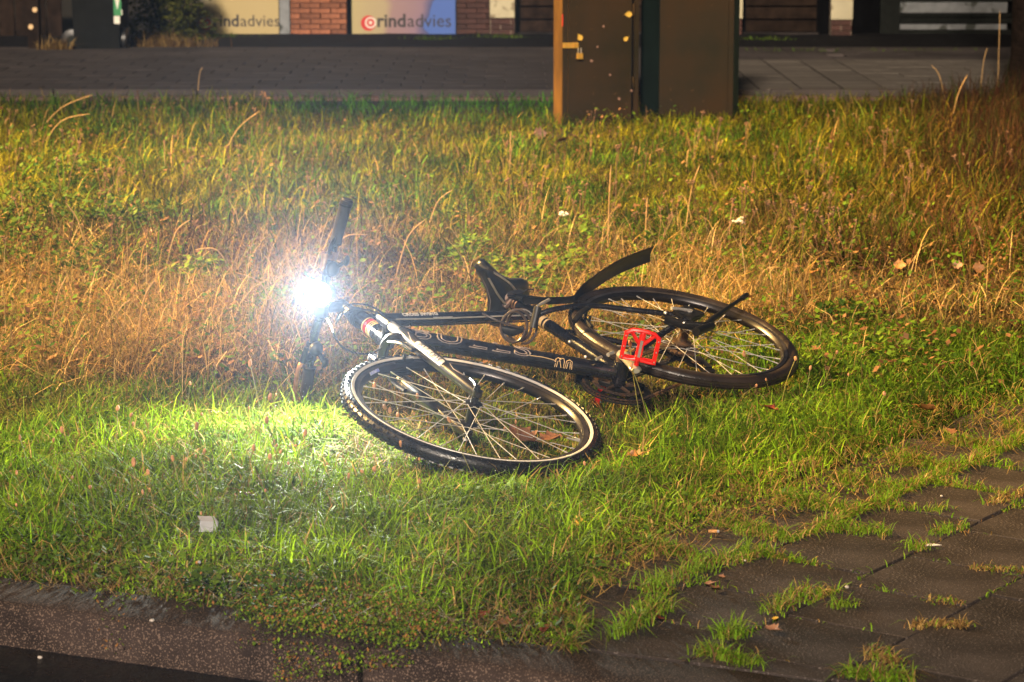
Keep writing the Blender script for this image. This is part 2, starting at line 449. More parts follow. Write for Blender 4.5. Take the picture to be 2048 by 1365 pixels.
for r in range(rows):
    y = FY0 + .17 + FT * (r + .5)
    for k in range(-34, 35):
        x = (k + (.5 if r % 2 else 0)) * FT + .1; sx = 1.0
        xi = k * FT + .1; zone = XA < xi < XB
        if zone: x = xi
        elif r % 2 and x - FT / 2 < XB and x + FT / 2 > XA:
            if x < XA: x = XA - FT / 4; sx = .5
            else: continue
        if r % 2 and abs(xi - (XB + FT / 2)) < .01:
            hx = XB + FT / 4
            if abs(hx) < y * .21 + .3 and cnt < 296: t = link('paving_tile', ftm2, M['far_slab'], footpath); t.location = (hx, y - FY0, .028); t.scale = (.5, 1, 1); cnt += 1
        if abs(x) > y * .21 + .3: continue
        z = .028 + random.uniform(-.0012, .0012); mm = M['far_slab'] if x > XA else M['far_tile']
        if cnt < 296 and r < 13:
            t = link('paving_tile', bigm if zone else (ftm2 if x > XA else ftm), mm, footpath); t.location = (x, y - FY0, z); t.scale = (sx, 1, 1)
            t.rotation_euler = (random.uniform(-.005, .005), random.uniform(-.005, .005), 0); cnt += 1
        else:
            w = (FT - .005) / 2
            rest.box((x - w * sx, y - FY0 - w, -.02), (x + w * sx, y - FY0 + w, z))
tag(rest.build('paving_tile_rows', M['far_tile'], footpath, smooth=False), kind='stuff')
ebm = slab(.196, .11, .06, .008).mesh('edging_brick', smooth=False)
for k in range(-20, 22):
    e = link('edging_brick', ebm, M['edging'], footpath); e.location = (k * .204, -.13, .004 + random.uniform(-.006, .006))
    e.rotation_euler = (random.uniform(-.03, .03), random.uniform(-.03, .03), random.uniform(-.03, .03))
e2 = slab(.99, .075, .09, .01).mesh('kerb_stone', smooth=False)
for k in range(-5, 6):
    e = link('kerb_stone', e2, M['far_tile'], footpath); e.location = (k + .3, .0, .045)
b = MB(); n = 60; vs = []; fs = []
for i in range(n + 1):
    x = -12 + 24 * i / n
    for y in (FY1 + random.uniform(-.12, .02), 23.6, 25.2): vs.append((x, y, random.uniform(-.002, .02)))
for i in range(n):
    for k in range(2): fs.append((i*3+k, i*3+3+k, i*3+4+k, i*3+1+k))
b._add(vs, fs); gm = b.build('gravel', M['far_asphalt'], smooth=False); tag(gm, kind='structure')

# ------------------------------------------------------------------ thin haze box, added so the headlight scatters into a glare halo
HZ = 0.00032
hb_ = MB(); hb_.box((-45, -25, -1.1), (45, 60, 12.0)); hz = hb_.build('haze', None, smooth=False)
hm = bpy.data.materials.new('halo_haze'); hm.use_nodes = True; nt = hm.node_tree; nt.nodes.remove(nt.nodes['Principled BSDF'])
pv = nt.nodes.new('ShaderNodeVolumePrincipled'); pv.inputs['Color'].default_value = (.80, .88, 1, 1); pv.inputs['Density'].default_value = HZ; pv.inputs['Anisotropy'].default_value = .9
nt.links.new(pv.outputs[0], nt.nodes['Material Output'].inputs['Volume']); hz.data.materials.append(hm); tag(hz, kind='stuff')

# ------------------------------------------------------------------ buildings along the back
WY = 24.75
def bx(u): return AtY(u, 70, WY).x
building = empty('brick_building', (bx(700), WY + .15, 0))
tag(building, 'low brick building with sign boards between its piers', 'building')
bo = building.location.copy()
def bpart(name, mb, m, smooth=False): return mb.build(name, m, building, smooth)
def rel(x, y, z): return (x - bo.x, y - bo.y, z)
b = MB(); b.box(rel(bx(330), WY + .10, 0), rel(bx(1035), WY + .5, 2.9)); bpart('wall', b, M['mortar'])
b = MB(); b.box(rel(bx(330) - .1, WY - .15, 2.9), rel(bx(1035) + .1, WY + 1.6, 3.05)); bpart('roof', b, M['dark_void'])
brm = slab(.187, .10, .05, .003)
bricks = {}
def brick_mesh(w, m=None):
    k = (round(w, 3), m.name if m else '')
    if k not in bricks:
        bb = MB(); bb.box((-w/2, -.05, 0), (w/2, .05, .0435)); bricks[k] = bb.mesh('brick', smooth=False)
    return bricks[k]
CO = .0505
def pier(x0, x1, z0, z1, y, m):
    r = 0; z = z0
    while z < z1:
        x = x0; first = True
        while x < x1 - .01:
            w = .195
            if first and r % 2: w = .0955
            first = False
            w = min(w, x1 - x)
            if w > .02:
                o = link('brick', brick_mesh(w - .0095, m), m, building)
                o.location = rel(x + w / 2, y + .05 + random.uniform(-.003, .003), z + .004)
            x += w
        z += CO; r += 1
M['brick_dark'] = mat('dark_brick', (.06, .024, .018), .85, var=.3, scale=18, bump=.6, bscale=120, rand=.3)
pier(bx(581), bx(694), 0, .62, WY, M['brick'])
pier(bx(913), bx(979), 0, .62, WY + .02, M['brick_dark'])
pier(bx(981), bx(1029), 0, .50, WY - .06, M['brick_dark'])
b = MB(); b.box(rel(bx(981), WY - .04, 0), rel(bx(1029), WY + .099, .52)); bpart('pier_core', b, M['mortar'])
b = MB(); b.box(rel(bx(980), WY - .075, AtY(1000, 35, WY).z), rel(bx(1029), WY - .062, 1.1)); bpart('painted_panel', b, M['white_paint'])
b = MB(); b.box(rel(bx(695), WY - .03, 0), rel(bx(702), WY + .099, 2.6)); bpart('dark_strip', b, M['dark_void'])  # narrow near-black strip between the brick pier and the sign board
b = MB(); b.box(rel(bx(560), WY - .01, 0), rel(bx(580), WY + .099, 2.6)); bpart('door_frame', b, M['pale_board'])
for u0, u1 in ((330, 579), (704, 911)):
    b = MB(); b.box(rel(bx(u0), WY + .035, -.02), rel(bx(u1), WY + .098, .028)); bpart('plinth', b, M['plinth'])

def text_mesh(s, size, outline=0.0, bold=0.0, spacing=1.0, align='LEFT', ext=0.0):
    cu = bpy.data.curves.new('lettering', 'FONT'); cu.body = s; cu.size = size; cu.space_character = spacing; cu.align_x = align
    cu.resolution_u = 3
    if outline: cu.fill_mode = 'NONE'; cu.bevel_depth = outline; cu.bevel_resolution = 0
    else: cu.offset = bold; cu.extrude = ext
    ob = bpy.data.objects.new('lettering', cu)
    COL.objects.link(ob)
    me = bpy.data.meshes.new_from_object(ob.evaluated_get(bpy.context.evaluated_depsgraph_get()))
    bpy.data.objects.remove(ob); bpy.data.curves.remove(cu)
    me.materials.clear(); me.name = 'lettering'
    return me
RX90 = Matrix.Rotation(PI / 2, 4, 'X')
def sign_board(u0, u1, v1, m, label, tx, tv, tw):
    x0, x1 = bx(u0), bx(u1); z0 = AtY(u0, v1, WY).z
    t = empty('sign_board', ((x0 + x1) / 2, WY + .02, z0)); tag(t, label, 'sign', 'advertising boards on the brick wall')
    w = x1 - x0
    b = MB(); b.box((-w/2, -.012, 0), (w/2, .012, .78)); b.build('board', m, t, False)
    b = MB()
    for lo, hi in (((-w/2-.012, -.018, -.012), (-w/2, .014, .79)), ((w/2, -.018, -.012), (w/2+.012, .014, .79)), ((-w/2, -.018, -.012), (w/2, .014, 0))): b.box(lo, hi)
    b.build('frame', M['grey_wood'], t, False)
    lx = bx(tx) - (x0 + x1) / 2; lz = AtY(tx, tv, WY).z - z0; sc = tw / 168.0
    W = lambda px: px / 207.0 * sc
    # round red mark with a pale swirl and a dot, then the two words
    b = MB(); b.lathe([(W(15), -.0135), (W(15), -.0125), (0.0005, -.0125), (0.0005, -.0135)], 28, True); o = b.build('logo_disc', M['red_ink'], t, False); o.location = (lx + W(15), 0, lz + W(7))
    b = MB(); b.lathe([(W(8), -.0155), (W(11), -.0155), (W(11), -.0140), (W(8), -.0140)], 24, True); b.lathe([(W(3.4), -.0155), (W(3.4), -.0140), (.0003, -.0140), (.0003, -.0155)], 14, True)
    o = b.build('logo_ring', M['white_print'], t, False); o.location = (lx + W(19), 0, lz + W(8))
    me = text_mesh('rind', W(36), bold=W(.9), ext=.0004); o = link('lettering', me, M['dark_ink'], t); o.matrix_local = Matrix.Translation((lx + W(31), -.0145, lz)) @ RX90
    me = text_mesh('advies', W(36), ext=.0004); o = link('lettering', me, M['dark_ink'], t); o.matrix_local = Matrix.Translation((lx + W(91), -.0145, lz)) @ RX90
    return t
M['dark_ink'] = mat('dark_ink', (.022, .018, .022), .5, var=.1)
sign_board(388, 558, 71, M['sign_cream'], 'cream sign board half hidden behind the leafy bush', 398, 53, 152)
sign_board(704, 911, 71, M['sign_blue'], 'cream to blue sign board right of the red brick pier', 722, 54, 170)

# timber sheds and gate to the right of the brick building
def plank_door(name, u0, u1, label, planks, m, y):
    x0, x1 = bx(u0), bx(u1)
    t = empty(name, ((x0 + x1) / 2, y, 0)); tag(t, label, 'garage door')
    w = x1 - x0; z = .03
    b = MB(); b.box((-w/2, .02, -.02), (w/2, .06, 2.4)); b.build('backing', M['dark_void'], t, False)
    while z < 2.3:
        h = .125 if z < 1.0 else .25
        bb = MB(); bb.box((-w/2 + .004, -.012 + random.uniform(-.004, .004), z), (w/2 - .004, .018, z + h - .018)); bb.build('plank', m, t, False)
        z += h
    for s in (-1, 1):
        bb = MB(); bb.box((s * w/2 - .02, -.03, -.02), (s * w/2 + .02, .02, 2.4)); bb.build('post', M['dark_void'], t, False)
    bb = MB(); bb.box((-w/2, -.05, -.02), (w/2, .05, .022)); bb.build('threshold', M['plinth'], t, False)
    return t
plank_door('plank_gate', 1036, 1462, 'dark brown plank gate right behind the metal cabinets', 0, M['black_wood'], WY)
plank_door('plank_gate', 1486, 1636, 'dark plank gate between cabinet and white painted pillar', 0, M['black_wood'], WY)
def gate_pillar(u0, u1, v1, label):
    x0, x1 = bx(u0), bx(u1)
    t = empty('gate_pillar', ((x0 + x1) / 2, WY - .12, 0)); tag(t, label, 'pillar', 'gate pillars with painted tops'); w = x1 - x0
    zt = AtY(u0, v1, WY - .12).z
    b = MB(); b.box((-w/2 + .004, -.08, -.02), (w/2 - .004, .08, 2.0)); b.build('core', M['mortar'], t, False)
    z = 0; r = 0
    while z < zt - .01:
        x = -w/2; first = True
        while x < w/2 - .01:
            ww = min(.0955 if (first and r % 2) else .195, w/2 - x); first = False
            if ww > .015:
                o = link('brick', brick_mesh(ww - .0095, M['brick_dark']), M['brick_dark'], t); o.location = (x + ww/2, -.045, z + .004)
            x += ww
        z += CO; r += 1
    b = MB(); b.box((-w/2 - .002, -.1, zt), (w/2 + .002, -.085, 1.6)); b.build('painted_panel', M['white_paint'], t, False)
gate_pillar(1464, 1480, 36, 'narrow pillar with white painted top beside the right cabinet')
gate_pillar(1656, 1698, 38, 'brick pillar with flaking white top left of the dark doorway')
shed = empty('timber_shed', (bx(1830), WY, 0)); tag(shed, 'grey boarded shed with pale weathered boards and dark doorway', 'shed'); so = shed.location.copy()
b = MB(); b.box((bx(1640) - so.x, .06, -.02), (bx(2300) - so.x, .3, 2.6)); b.build('wall', M['dark_void'], shed, False)
b = MB(); b.box((bx(1700) - so.x, .0, -.02), (bx(1757) - so.x, .055, 2.2)); b.build('door', M['dark_void'], shed, False)
b = MB(); b.box((bx(1758) - so.x, -.06, -.02), (bx(1797) - so.x, .055, 2.6)); b.build('post', M['grey_wood'], shed, False)
zz = [(0.0, .055, 'grey_wood'), (.06, .115, 'pale_board'), (.12, .175, 'grey_wood'), (.18, .215, 'grey_wood'), (.22, .325, 'pale_board'), (.33, .40, 'grey_wood')]
zz += [(.405 + k * .14, .54 + k * .14, 'grey_wood') for k in range(15)]
for (za, zb, mm) in zz:
    b = MB(); b.box((bx(1799) - so.x, -.02 + random.uniform(-.006, .006), za - .01), (bx(2012 if mm == 'pale_board' else 2300) - so.x, .05, zb - .014)); b.build('plank', M[mm], shed, False)
b = MB(); b.box((bx(1630) - so.x, -.3, 2.6), (bx(2320) - so.x, 1.5, 2.75)); b.build('roof', M['dark_void'], shed, False)

# dark board fence behind the bins at the far left
fence = empty('board_fence', (-5.2, 24.3, 0)); tag(fence, 'dark board fence behind the bin at far left', 'fence')
for k in range(16):
    b = MB(); b.box((-1.45 + k * .15, -.012 + random.uniform(-.006, .006), 0), (-1.45 + k * .15 + .138, .012, 1.8 + random.uniform(-.01, .01))); b.build('board', M['black_wood'], fence, False)
for z in (.4, 1.4):
    b = MB(); b.box((-1.45, .014, z), (.95, .06, z + .08)); b.build('rail', M['black_wood'], fence, False)

# wheelie bin
wb_y = 22.35
def wx(u): return AtY(u, 100, wb_y).x
binn = empty('wheelie_bin', ((wx(146) + wx(246)) / 2, wb_y, 0)); tag(binn, 'dark wheelie bin with green and white sticker beside the bush', 'bin')
hw = (wx(246) - wx(146)) / 2
b = MB(); b.box((-hw * .9, -.05, .03), (hw * .9, .45, .95), taper=1.12); b.build('body', M['bin'], binn, False)
b = MB(); b.box((-hw * 1.06, -.10, .952), (hw * 1.06, .52, 1.0)); b.build('lid', M['bin'], binn, False)
for s in (-1, 1):
    b = MB(); b.lathe([(.10, -.022), (.10, .022), (.085, .03), (.03, .03), (.03, -.03), (.085, -.03)], 24); o = b.build('wheel', M['black_plastic'], binn); o.rotation_euler = (0, 0, PI / 2 if s > 0 else 0)
    o.location = (s * (hw + .0), .1 if s > 0 else -.02, .10)
    b = MB(); b.lathe([(.042, -.034), (.042, -.031), (.001, -.031), (.001, -.034)], 16); h = b.build('hub_cap', M['grey_wood'], o)
stk = MB(); z0 = AtY(240, 47, wb_y).z
stk.box((hw * .72, -.068, z0 + .07), (hw * 1.02, -.056, z0 + .42)); st_ = stk.build('sticker', M['green_print'], binn, False)
b = MB(); b.box((hw * .72, -.067, z0), (hw * .95, -.055, z0 + .066)); b.box((hw * .955, -.067, z0 + .075), (hw * 1.06, -.0665, z0 + .12)); b.build('white_label', M['white_print'], binn, False)
b = MB(); b.tube([(hw*.87, -.071, z0 + .20), (hw*.87, -.071, z0 + .42)], .011, 6); b.poly([(hw*.78, -.0705, z0+.21), (hw*.87, -.0705, z0+.12), (hw*.96, -.0705, z0+.21)]); b.build('arrow_mark', M['white_print'], binn, False)

fp = empty('wooden_post', (AtY(70, 95, 22.4).x, 22.4, 0)); tag(fp, 'dark wooden post with small orange reflector at far left', 'post')
b = MB(); b.box((-.05, -.05, -.05), (.05, .05, 1.3)); b.build('post_body', M['black_wood'], fp, False)
for (u, v) in ((70, 20), (62, 54)):
    q = AtY(u, v, 22.35); b = MB(); b.lathe([(.022, -.008), (.022, .0), (.001, .0), (.001, -.008)], 14); o = b.build('reflector', M['orange_ink'], fp); o.location = (q.x - fp.location.x, -.052, q.z)

# electrical cabinets
def cabinet(u0, u1, v, yaw, depth, label, kind):
    p0, p1 = G(u0, v), G(u1, v)
    w = (p1 - p0).length; h = 1.35
    t = empty('utility_cabinet', p0); tag(t, label, 'cabinet', 'metal utility cabinets in the verge')
    t.rotation_euler = (0, 0, yaw)
    b = MB(); b.box((.002, .012, -.04), (w - .002, depth, h)); b.cur = 0; body = b.build('body', M['cabinet_lit_side'] if kind == 0 else M['cabinet'], t, False)
    b = MB(); b.box((-.03, -.04, h), (w + .03, depth + .03, h + .05), taper=.96); b.build('roof', M['cabinet'], t, False)
    b = MB(); b.box((-.008, .002, -.04), (.022, .028, h)); b.box((w - .026, .002, -.04), (w + .004, .028, h)); b.box((.022, .004, h - .04), (w - .026, .026, h)); b.box((.022, .004, -.04), (w - .026, .026, .012)); b.build('door_frame', M['cabinet'], t, False)
    b = MB(); b.box((.026, -.006, .018), (w - .044 if kind == 0 else w - .03, .011, h - .05)); b.build('door', M['cabinet'], t, False)
    return t, w, h
cab1, w1, h1 = cabinet(1128, 1279, 248, math.radians(10.5), .34, 'rusty brown cabinet with brass latch and padlock, left of the pair', 0)
b = MB(); b.box((.0005, .0, .01), (.010, -.009, .02)); 
zl = AtY(1140, 91, cab1.location.y).z
b = MB(); b.box((-.012, -.022, zl - .016), (.085, -.008, zl + .016)); b.box((.055, -.03, zl - .008), (.078, -.0225, zl + .010)); b.build('hasp', M['brass'], cab1, False)
b = MB(); b.tube([(.082, -.03, zl - .015), (.082, -.03, zl - .05)], .004, 6); b.tube([(.10, -.03, zl - .015), (.10, -.03, zl - .05)], .004, 6); o = b.build('shackle', M['steel'], cab1)
b = MB(); b.box((.073, -.042, zl - .082), (.109, -.02, zl - .048)); b.build('padlock', M['brass'], cab1, False)
b = MB(); b.box((-.0105, .004, AtY(1124, 50, 16).z), (-.0085, .022, AtY(1124, 26, 16).z)); b.build('red_mark', M['red_ink'], cab1, False)
b = MB(); b.box((w1 - .043, -.008, .02), (w1 - .033, .003, h1 - .06)); b.build('door_seal', M['dark_void'], cab1, False)
for z in (.25, .7, 1.1):
    b = MB(); b.tube([(w1 - .030, -.008, z - .035), (w1 - .030, -.008, z + .035)], .008, 8); b.build('hinge', M['cabinet'], cab1)
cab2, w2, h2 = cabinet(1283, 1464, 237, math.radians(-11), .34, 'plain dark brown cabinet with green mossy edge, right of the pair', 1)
cab2.location.y += .0
b = MB(); b.box((w2 - .001, .03, -.04), (w2 + .004, .338, h2 - .01)); b.build('side_panel', M['cabinet_edge'], cab2, False)
b = MB(); b.box((-.005, -.014, -.04), (.112, -.0065, h2 - .02)); b.build('gap_strip', M['cabinet_dark'], cab2, False)  # near-black strip set on the front, standing for the recess between cabinets

# ------------------------------------------------------------------ tree at the right edge
tp = G(2052, 196)
tree = empty('tree', tp); tag(tree, 'dark tree trunk at the far right edge of the verge', 'tree')
b = MB(); pts = [(0, 0, -.1), (0, 0, .05), (.01, 0, .3), (0, .02, 1.0), (.05, .05, 2.2), (.02, .1, 3.4), (.1, .12, 4.6)]
b.tube(pts, [.20, .155, .125, .115, .105, .09, .05], 14); b.build('trunk', M['bark'], tree)
lv = []
b = MB()
for k in range(9):
    a = k * 2.4; z = 2.6 + k * .2; L = 1.5 - k * .09
    e = Vector((math.cos(a) * L, math.sin(a) * L, z + .9)); b.tube([(0.03, .06, z), (e.x * .5, e.y * .5, z + .55), tuple(e)], [.04, .025, .008], 6)
    for j in range(170):
        c = Vector((random.gauss(0, .42), random.gauss(0, .42), random.gauss(0, .32))) + e * random.uniform(.55, 1.05)
        n = Vector((random.gauss(0, 1), random.gauss(0, 1), random.gauss(0, 1))).normalized(); t1 = n.orthogonal().normalized() * .055; t2 = n.cross(t1).normalized() * .035
        lv.append((c - t1, c + t2, c + t1, c - t2))
b.build('branches', M['bark'], tree)
b = MB()
for q in lv: b.poly(q)
M['crown_leaf'] = mat('crown_leaf', (.05, .055, .015), .55, var=.5, scale=3)
b.build('crown', M['crown_leaf'], tree, False)

# street lamp whose pool of light falls on the verge
lamp = empty('street_lamp', (STREET_POS.x - 1.2, STREET_POS.y + .4, 0)); lamp.scale = (1, 1, 1.657); tag(lamp, 'tall street lamp lighting the grass verge', 'street lamp')
b = MB(); b.tube([(0, 0, -.1), (0, 0, .9), (0, 0, 6.0), (.12, -.04, 6.35), (.5, -.17, 6.5), (.9, -.3, 6.45)], [.08, .075, .05, .045, .04, .035], 12); b.build('pole', M['steel'], lamp)
b = MB(); b.box((.85, -.52, 6.36), (1.55, -.28, 6.48), taper=.8); b.build('lantern', M['steel'], lamp, False)
b = MB(); b.box((.95, -.48, 6.335), (1.45, -.32, 6.358)); b.build('diffuser', M['lantern'], lamp, False)
sd = bpy.data.lights.new('street_light', 'SPOT'); sd.energy = STREET_POWER; sd.color = (1.0, .62, .20); sd.spot_size = math.radians(43); sd.spot_blend = 1.0; sd.shadow_soft_size = .14
so_ = bpy.data.objects.new('street_light', sd); COL.objects.link(so_); so_.location = STREET_POS
so_.rotation_euler = (STREET_AIM - STREET_POS).to_track_quat('-Z', 'Y').to_euler()

# ------------------------------------------------------------------ the bicycle (x forward, y to its left, z up; rear hub at the origin)
BM = Matrix(((-0.5751937238073984, 0.19028078131067313, -0.7955786600684918), (-0.8166461659080251, -0.18985882867809392, 0.5450162060716218), (-0.04734152300360264, 0.9631961635288945, 0.2645976771684108)))
BT = Vector((0.5161, 7.5508, 0.1575))
bike = empty('bicycle'); tag(bike, 'black city bicycle lying on its side in the grass with its headlight on', 'bicycle')
bike.matrix_world = Matrix.Translation(BT) @ BM.to_4x4()
BMi = BM.transposed()
def bk(u, v, y=0.0):
    r = BMi @ Vector(ray(u, v)); o = BMi @ (Vector((0, 0, CAM_H)) - BT); t = (y - o.y) / r.y
    return o + r * t
V = Vector
U = V((-0.3201, 0, 0.9474)); F = V((0.9474, 0, 0.3201)); L = V((0, 1, 0))
CROWN = V((.8865, 0, .4510)); TOP = V((.8328, 0, .6098)); STEM = V((.8109, 0, .6745)); BB = V((.4391, 0, -.0570)); SEAT = V((.3076, 0, .3548)); FH = V((1.0863, 0, 0))
SU = (SEAT - BB).normalized()
SR = Matrix.Translation(CROWN) @ Matrix.Rotation(.0321, 4, U) @ Matrix.Translation(-CROWN)     # bars turned a little
def S(p): return SR @ V(p)

# frame
b = MB()
TT0, TT1 = TOP - U * .035, SEAT - SU * .012
b.tube([TT0, TT0 * .7 + TT1 * .3, TT1], [(.020, .022), (.018, .019), (.0155, .0155)], 14)
DT0, DT1 = CROWN + U * .045, BB + V((.01, 0, .008))
b.tube([DT0, DT0 * .5 + DT1 * .5, DT1], [(.024, .026), (.025, .0255), (.024, .024)], 16)
b.tube([BB, SEAT + SU * .012], .0172, 14)
b.tube([CROWN - U * .004, CROWN + U * .012, CROWN + U * .03, TOP - U * .03, TOP - U * .012, TOP + U * .004], [.027, .0275, .024, .024, .0275, .027], 18)
b.tube([BB - L * .036, BB + L * .036], .0225, 18)
b.tube([TT0 + (TT1 - TT0) * .08 + V((0, 0, -.018)), CROWN + U * .06 + V((-.07, 0, -.01))], [.010, .012], 8)
for s in (1, -1):
    so2 = [SEAT - SU * .035 + L * s * .012, SEAT - SU * .05 + L * s * .035 + V((-.05, 0, -.02)), V((.185, s * .047, .235)), V((.09, s * .056, .118)), V((.008, s * .064, .012))]
    b.tube(catmull(so2, 5), [.0088] * 21, 8)
    ch = [BB + L * s * .03 + V((-.012, 0, .002)), V((.36, s * .034, -.046)), V((.23, s * .050, -.028)), V((.012, s * .064, -.004))]
    b.tube(catmull(ch, 5), [(.0095, .011)] * 16, 8)
    b.box((-.028, s * .064 - .004, -.028), (.034, s * .064 + .004, .028))
b.tube([V((.19, -.05, .24)), V((.19, .05, .24))], .006, 8)
b.tube([V((.365, -.034, -.045)), V((.365, .034, -.045))], .008, 8)
frame = b.build('frame', M['frame'], bike, angle=50)
b = MB(); b.tube([CROWN + U * .012, CROWN + U * .014, CROWN + U * .026, CROWN + U * .028], [.0245, .0277, .0277, .0245], 18); b.build('headset_ring', M['black_alloy'], frame)
b = MB(); b.tube([TOP - U * .012, TOP - U * .028], [.0278, .0278], 18); b.build('headset_ring', M['black_alloy'], frame)
b = MB(); q = CROWN + U * .085
b.cur = 0
for dz, w, mi in ((-.026, .0025, 0), (-.018, .0022, 0), (-.010, .002, 0), (.0, .006, 1), (.012, .003, 0)):
    b.cur = mi; b.tube([q + U * (dz - w), q + U * (dz + w)], .0246, 18, cap=False)
hb = b.build('head_badge', [M['orange_ink'], M['red_ink']], frame)

def wrap_text(s, size, p0, p1, at, ang, r, m, parent, name='lettering', outline=0, xs=1.0, bold=0, spacing=1.0, flip=False):
    # lay flat lettering round a tube that runs p0 -> p1: x along the tube, y round it
    me = text_mesh(s, size, outline=outline, bold=bold, spacing=spacing)
    d = (p1 - p0).normalized(); a = (L - d * L.dot(d)).normalized(); up = d.cross(a) * (-1)
    if up.z < 0: up = -up
    for vtx in me.vertices:
        x, y, z = vtx.co; t = ang + y / r
        vtx.co = p0 + d * (at + x * xs) + a * ((r + .0006 + z) * math.cos(t)) + up * ((r + .0006 + z) * math.sin(t))
    o = link(name, me, m, parent); return o
wrap_text('CROSS SWING', .0165, TT0, TT1, .125, -.62, .0188, M['white_ink'], frame, bold=.0011, spacing=1.05, xs=1.05)
dq = (TT1 - TT0).normalized(); aq = (L - dq * L.dot(dq)).normalized(); uq = dq.cross(aq); uq = -uq if uq.z < 0 else uq
b = MB()
for xa, xb in ((.225, .254), (.256, .290)): b.tube([TT0 + dq * x + (aq * math.cos(-1.0) + uq * math.sin(-1.0)) * .0187 for x in (xa, xb)], .0011, 5)
b.build('small_print', M['white_ink'], frame)
wrap_text('BULLS', .060, DT0, DT1, .083, -1.05, .0262, M['pink_ink'], frame, outline=.00125, xs=2.0, spacing=1.13)
# outlined crest near the bottom bracket, with the line that runs to it
def wrapped_line(pts, r, rad, m, parent, name):
    d = (DT1 - DT0).normalized(); a = (L - d * L.dot(d)).normalized(); up = d.cross(a)
    if up.z < 0: up = -up
    P = [DT0 + d * x + a * (r * math.cos(y / r)) + up * (r * math.sin(y / r)) for x, y in pts]
    bb = MB(); bb.tube(P, rad, 5); return bb.build(name, m, parent)
crest = []
bb = MB()
d = (DT1 - DT0).normalized(); a_ = (L - d * L.dot(d)).normalized(); up_ = d.cross(a_); up_ = -up_ if up_.z < 0 else up_
def dtp(x, y, r=.0262): return DT0 + d * x + a_ * (r * math.cos(y / r)) + up_ * (r * math.sin(y / r))
LDT = (DT1 - DT0).length
for line in ([(.495, .0), (.497, .012), (.507, .014), (.510, .004), (.510, -.022)], [(.485, -.022), (.485, .008), (.492, .014), (.500, .008)], [(.514, -.022), (.516, .006), (.524, .012), (.532, .006), (.534, -.022)], [(.519, -.022), (.521, .002), (.527, .004), (.529, -.022)], [(.490, -.022), (.491, .0), (.497, .004), (.503, -.022)], [(.40, .004), (.45, .006), (.48, .002), (.486, -.004)]):
    bb.tube([dtp(x + .024, y * .8 - .027) for x, y in line], .0011, 5)
bb.build('bull_crest', M['orange_ink'], frame)
b = MB(); b.tube([BB + SU * .36, BB + SU * .375], .01735, 14, cap=False); b.tube([BB + SU * .345, BB + SU * .352], .01735, 14, cap=False); b.build('seat_tube_band', M['orange_ink'], frame)

# fork
fork = empty('fork', parent=bike)
Lg = {}
b = MB()
cr0 = CROWN - U * .012 + F * .012
b.tube([S(CROWN - U * .002), S(cr0 - U * .01)], [.024, .022], 14)
b.tube(catmull([S(cr0 - L * .066 - U * .008 + F * .014), S(cr0 - L * .035 + F * .004), S(cr0), S(cr0 + L * .035 + F * .004), S(cr0 + L * .066 - U * .008 + F * .014)], 4), [(.017, .014)] * 17, 10)
for s in (1, -1): b.tube([S(cr0 + L * s * .062 + F * .014 + U * .022), S(cr0 + L * s * .062 + F * .014 - U * .03)], [.0175, .0185], 14)
b.build('crown', M['frame'], fork)
for s in (1, -1):
    A = cr0 + L * s * .062 + F * .014; Bq = FH + L * s * .060 - F * .004; b = MB()
    Lg[s] = (A, Bq); b.tube([S(A + U * .028), S(A.lerp(Bq, .42))], .0145, 14)
    b.build('stanchion', M['silver'], fork)
b = MB()
for s in (1, -1):
    A, Bq = Lg[s]
    b.tube([S(A.lerp(Bq, t)) for t in (.19, .20, .26, .5, .8, .93, 1.0)], [.0175, .020, .0205, .0195, .0175, .0155, .012], 14)
    q = Bq; b.tube([S(q - L * .008), S(q + L * .008)], .0135, 12)
A1 = Lg[1][0].lerp(Lg[1][1], .27); A2 = Lg[-1][0].lerp(Lg[-1][1], .27)
b.tube(catmull([S(A1), S(A1 + F * .030 + U * .045 - L * .012), S((A1 + A2) / 2 + F * .036 + U * .062), S(A2 + F * .030 + U * .045 + L * .012), S(A2)], 5), [(.014, .009)] * 21, 8)
lowers = b.build('lower_legs', M['fork'], fork)
for s in (1, -1):
    A, Bq = Lg[s]; q = A.lerp(Bq, .185); b = MB(); b.tube([S(q + U * .006), S(q - U * .006)], .0205, 14); b.build('dust_seal', M['black_plastic'], fork)
b = MB(); A, Bq = Lg[1]; b.tube([S(A + U * .022), S(A + U * .034)], [.0168, .013], 12); b.build('adjuster_cap', M['black_alloy'], fork)
_sv = L; 
def fork_text():
    A, Bq = S(Lg[1][0]), S(Lg[1][1]); me = text_mesh('SUNTOUR', .024, bold=.0006)
    dd = (Bq - A).normalized(); aa = (L - dd * L.dot(dd)).normalized(); upv = dd.cross(aa)
    if upv.x < 0: upv = -upv
    r = .0192
    for vtx in me.vertices:
        x, y, z = vtx.co; t = .45 + (y - .006) / r
        vtx.co = A + dd * (.19 + x * 1.0) + aa * ((r + .0019) * math.cos(t)) + upv * ((r + .0019) * math.sin(t))
    pb = MB(); vs = []; fs = []
    for i, xx in enumerate((.178, .25, .318)):
        for k in range(7):
            t = .18 + 1.05 * k / 6; vs.append(A + dd * (xx + (.006 if k in (0, 6) else 0) * (1 - i)) + aa * ((r + .0012) * math.cos(t)) + upv * ((r + .0012) * math.sin(t)))
    for i in range(2):
        for k in range(6): fs.append((i*7+k, i*7+k+1, (i+1)*7+k+1, (i+1)*7+k))
    pb._add(vs, fs); lp = pb.build('label_patch', M['white_ink'], lowers)
    link('lettering', me, M['dark_ink'], lowers)
fork_text()
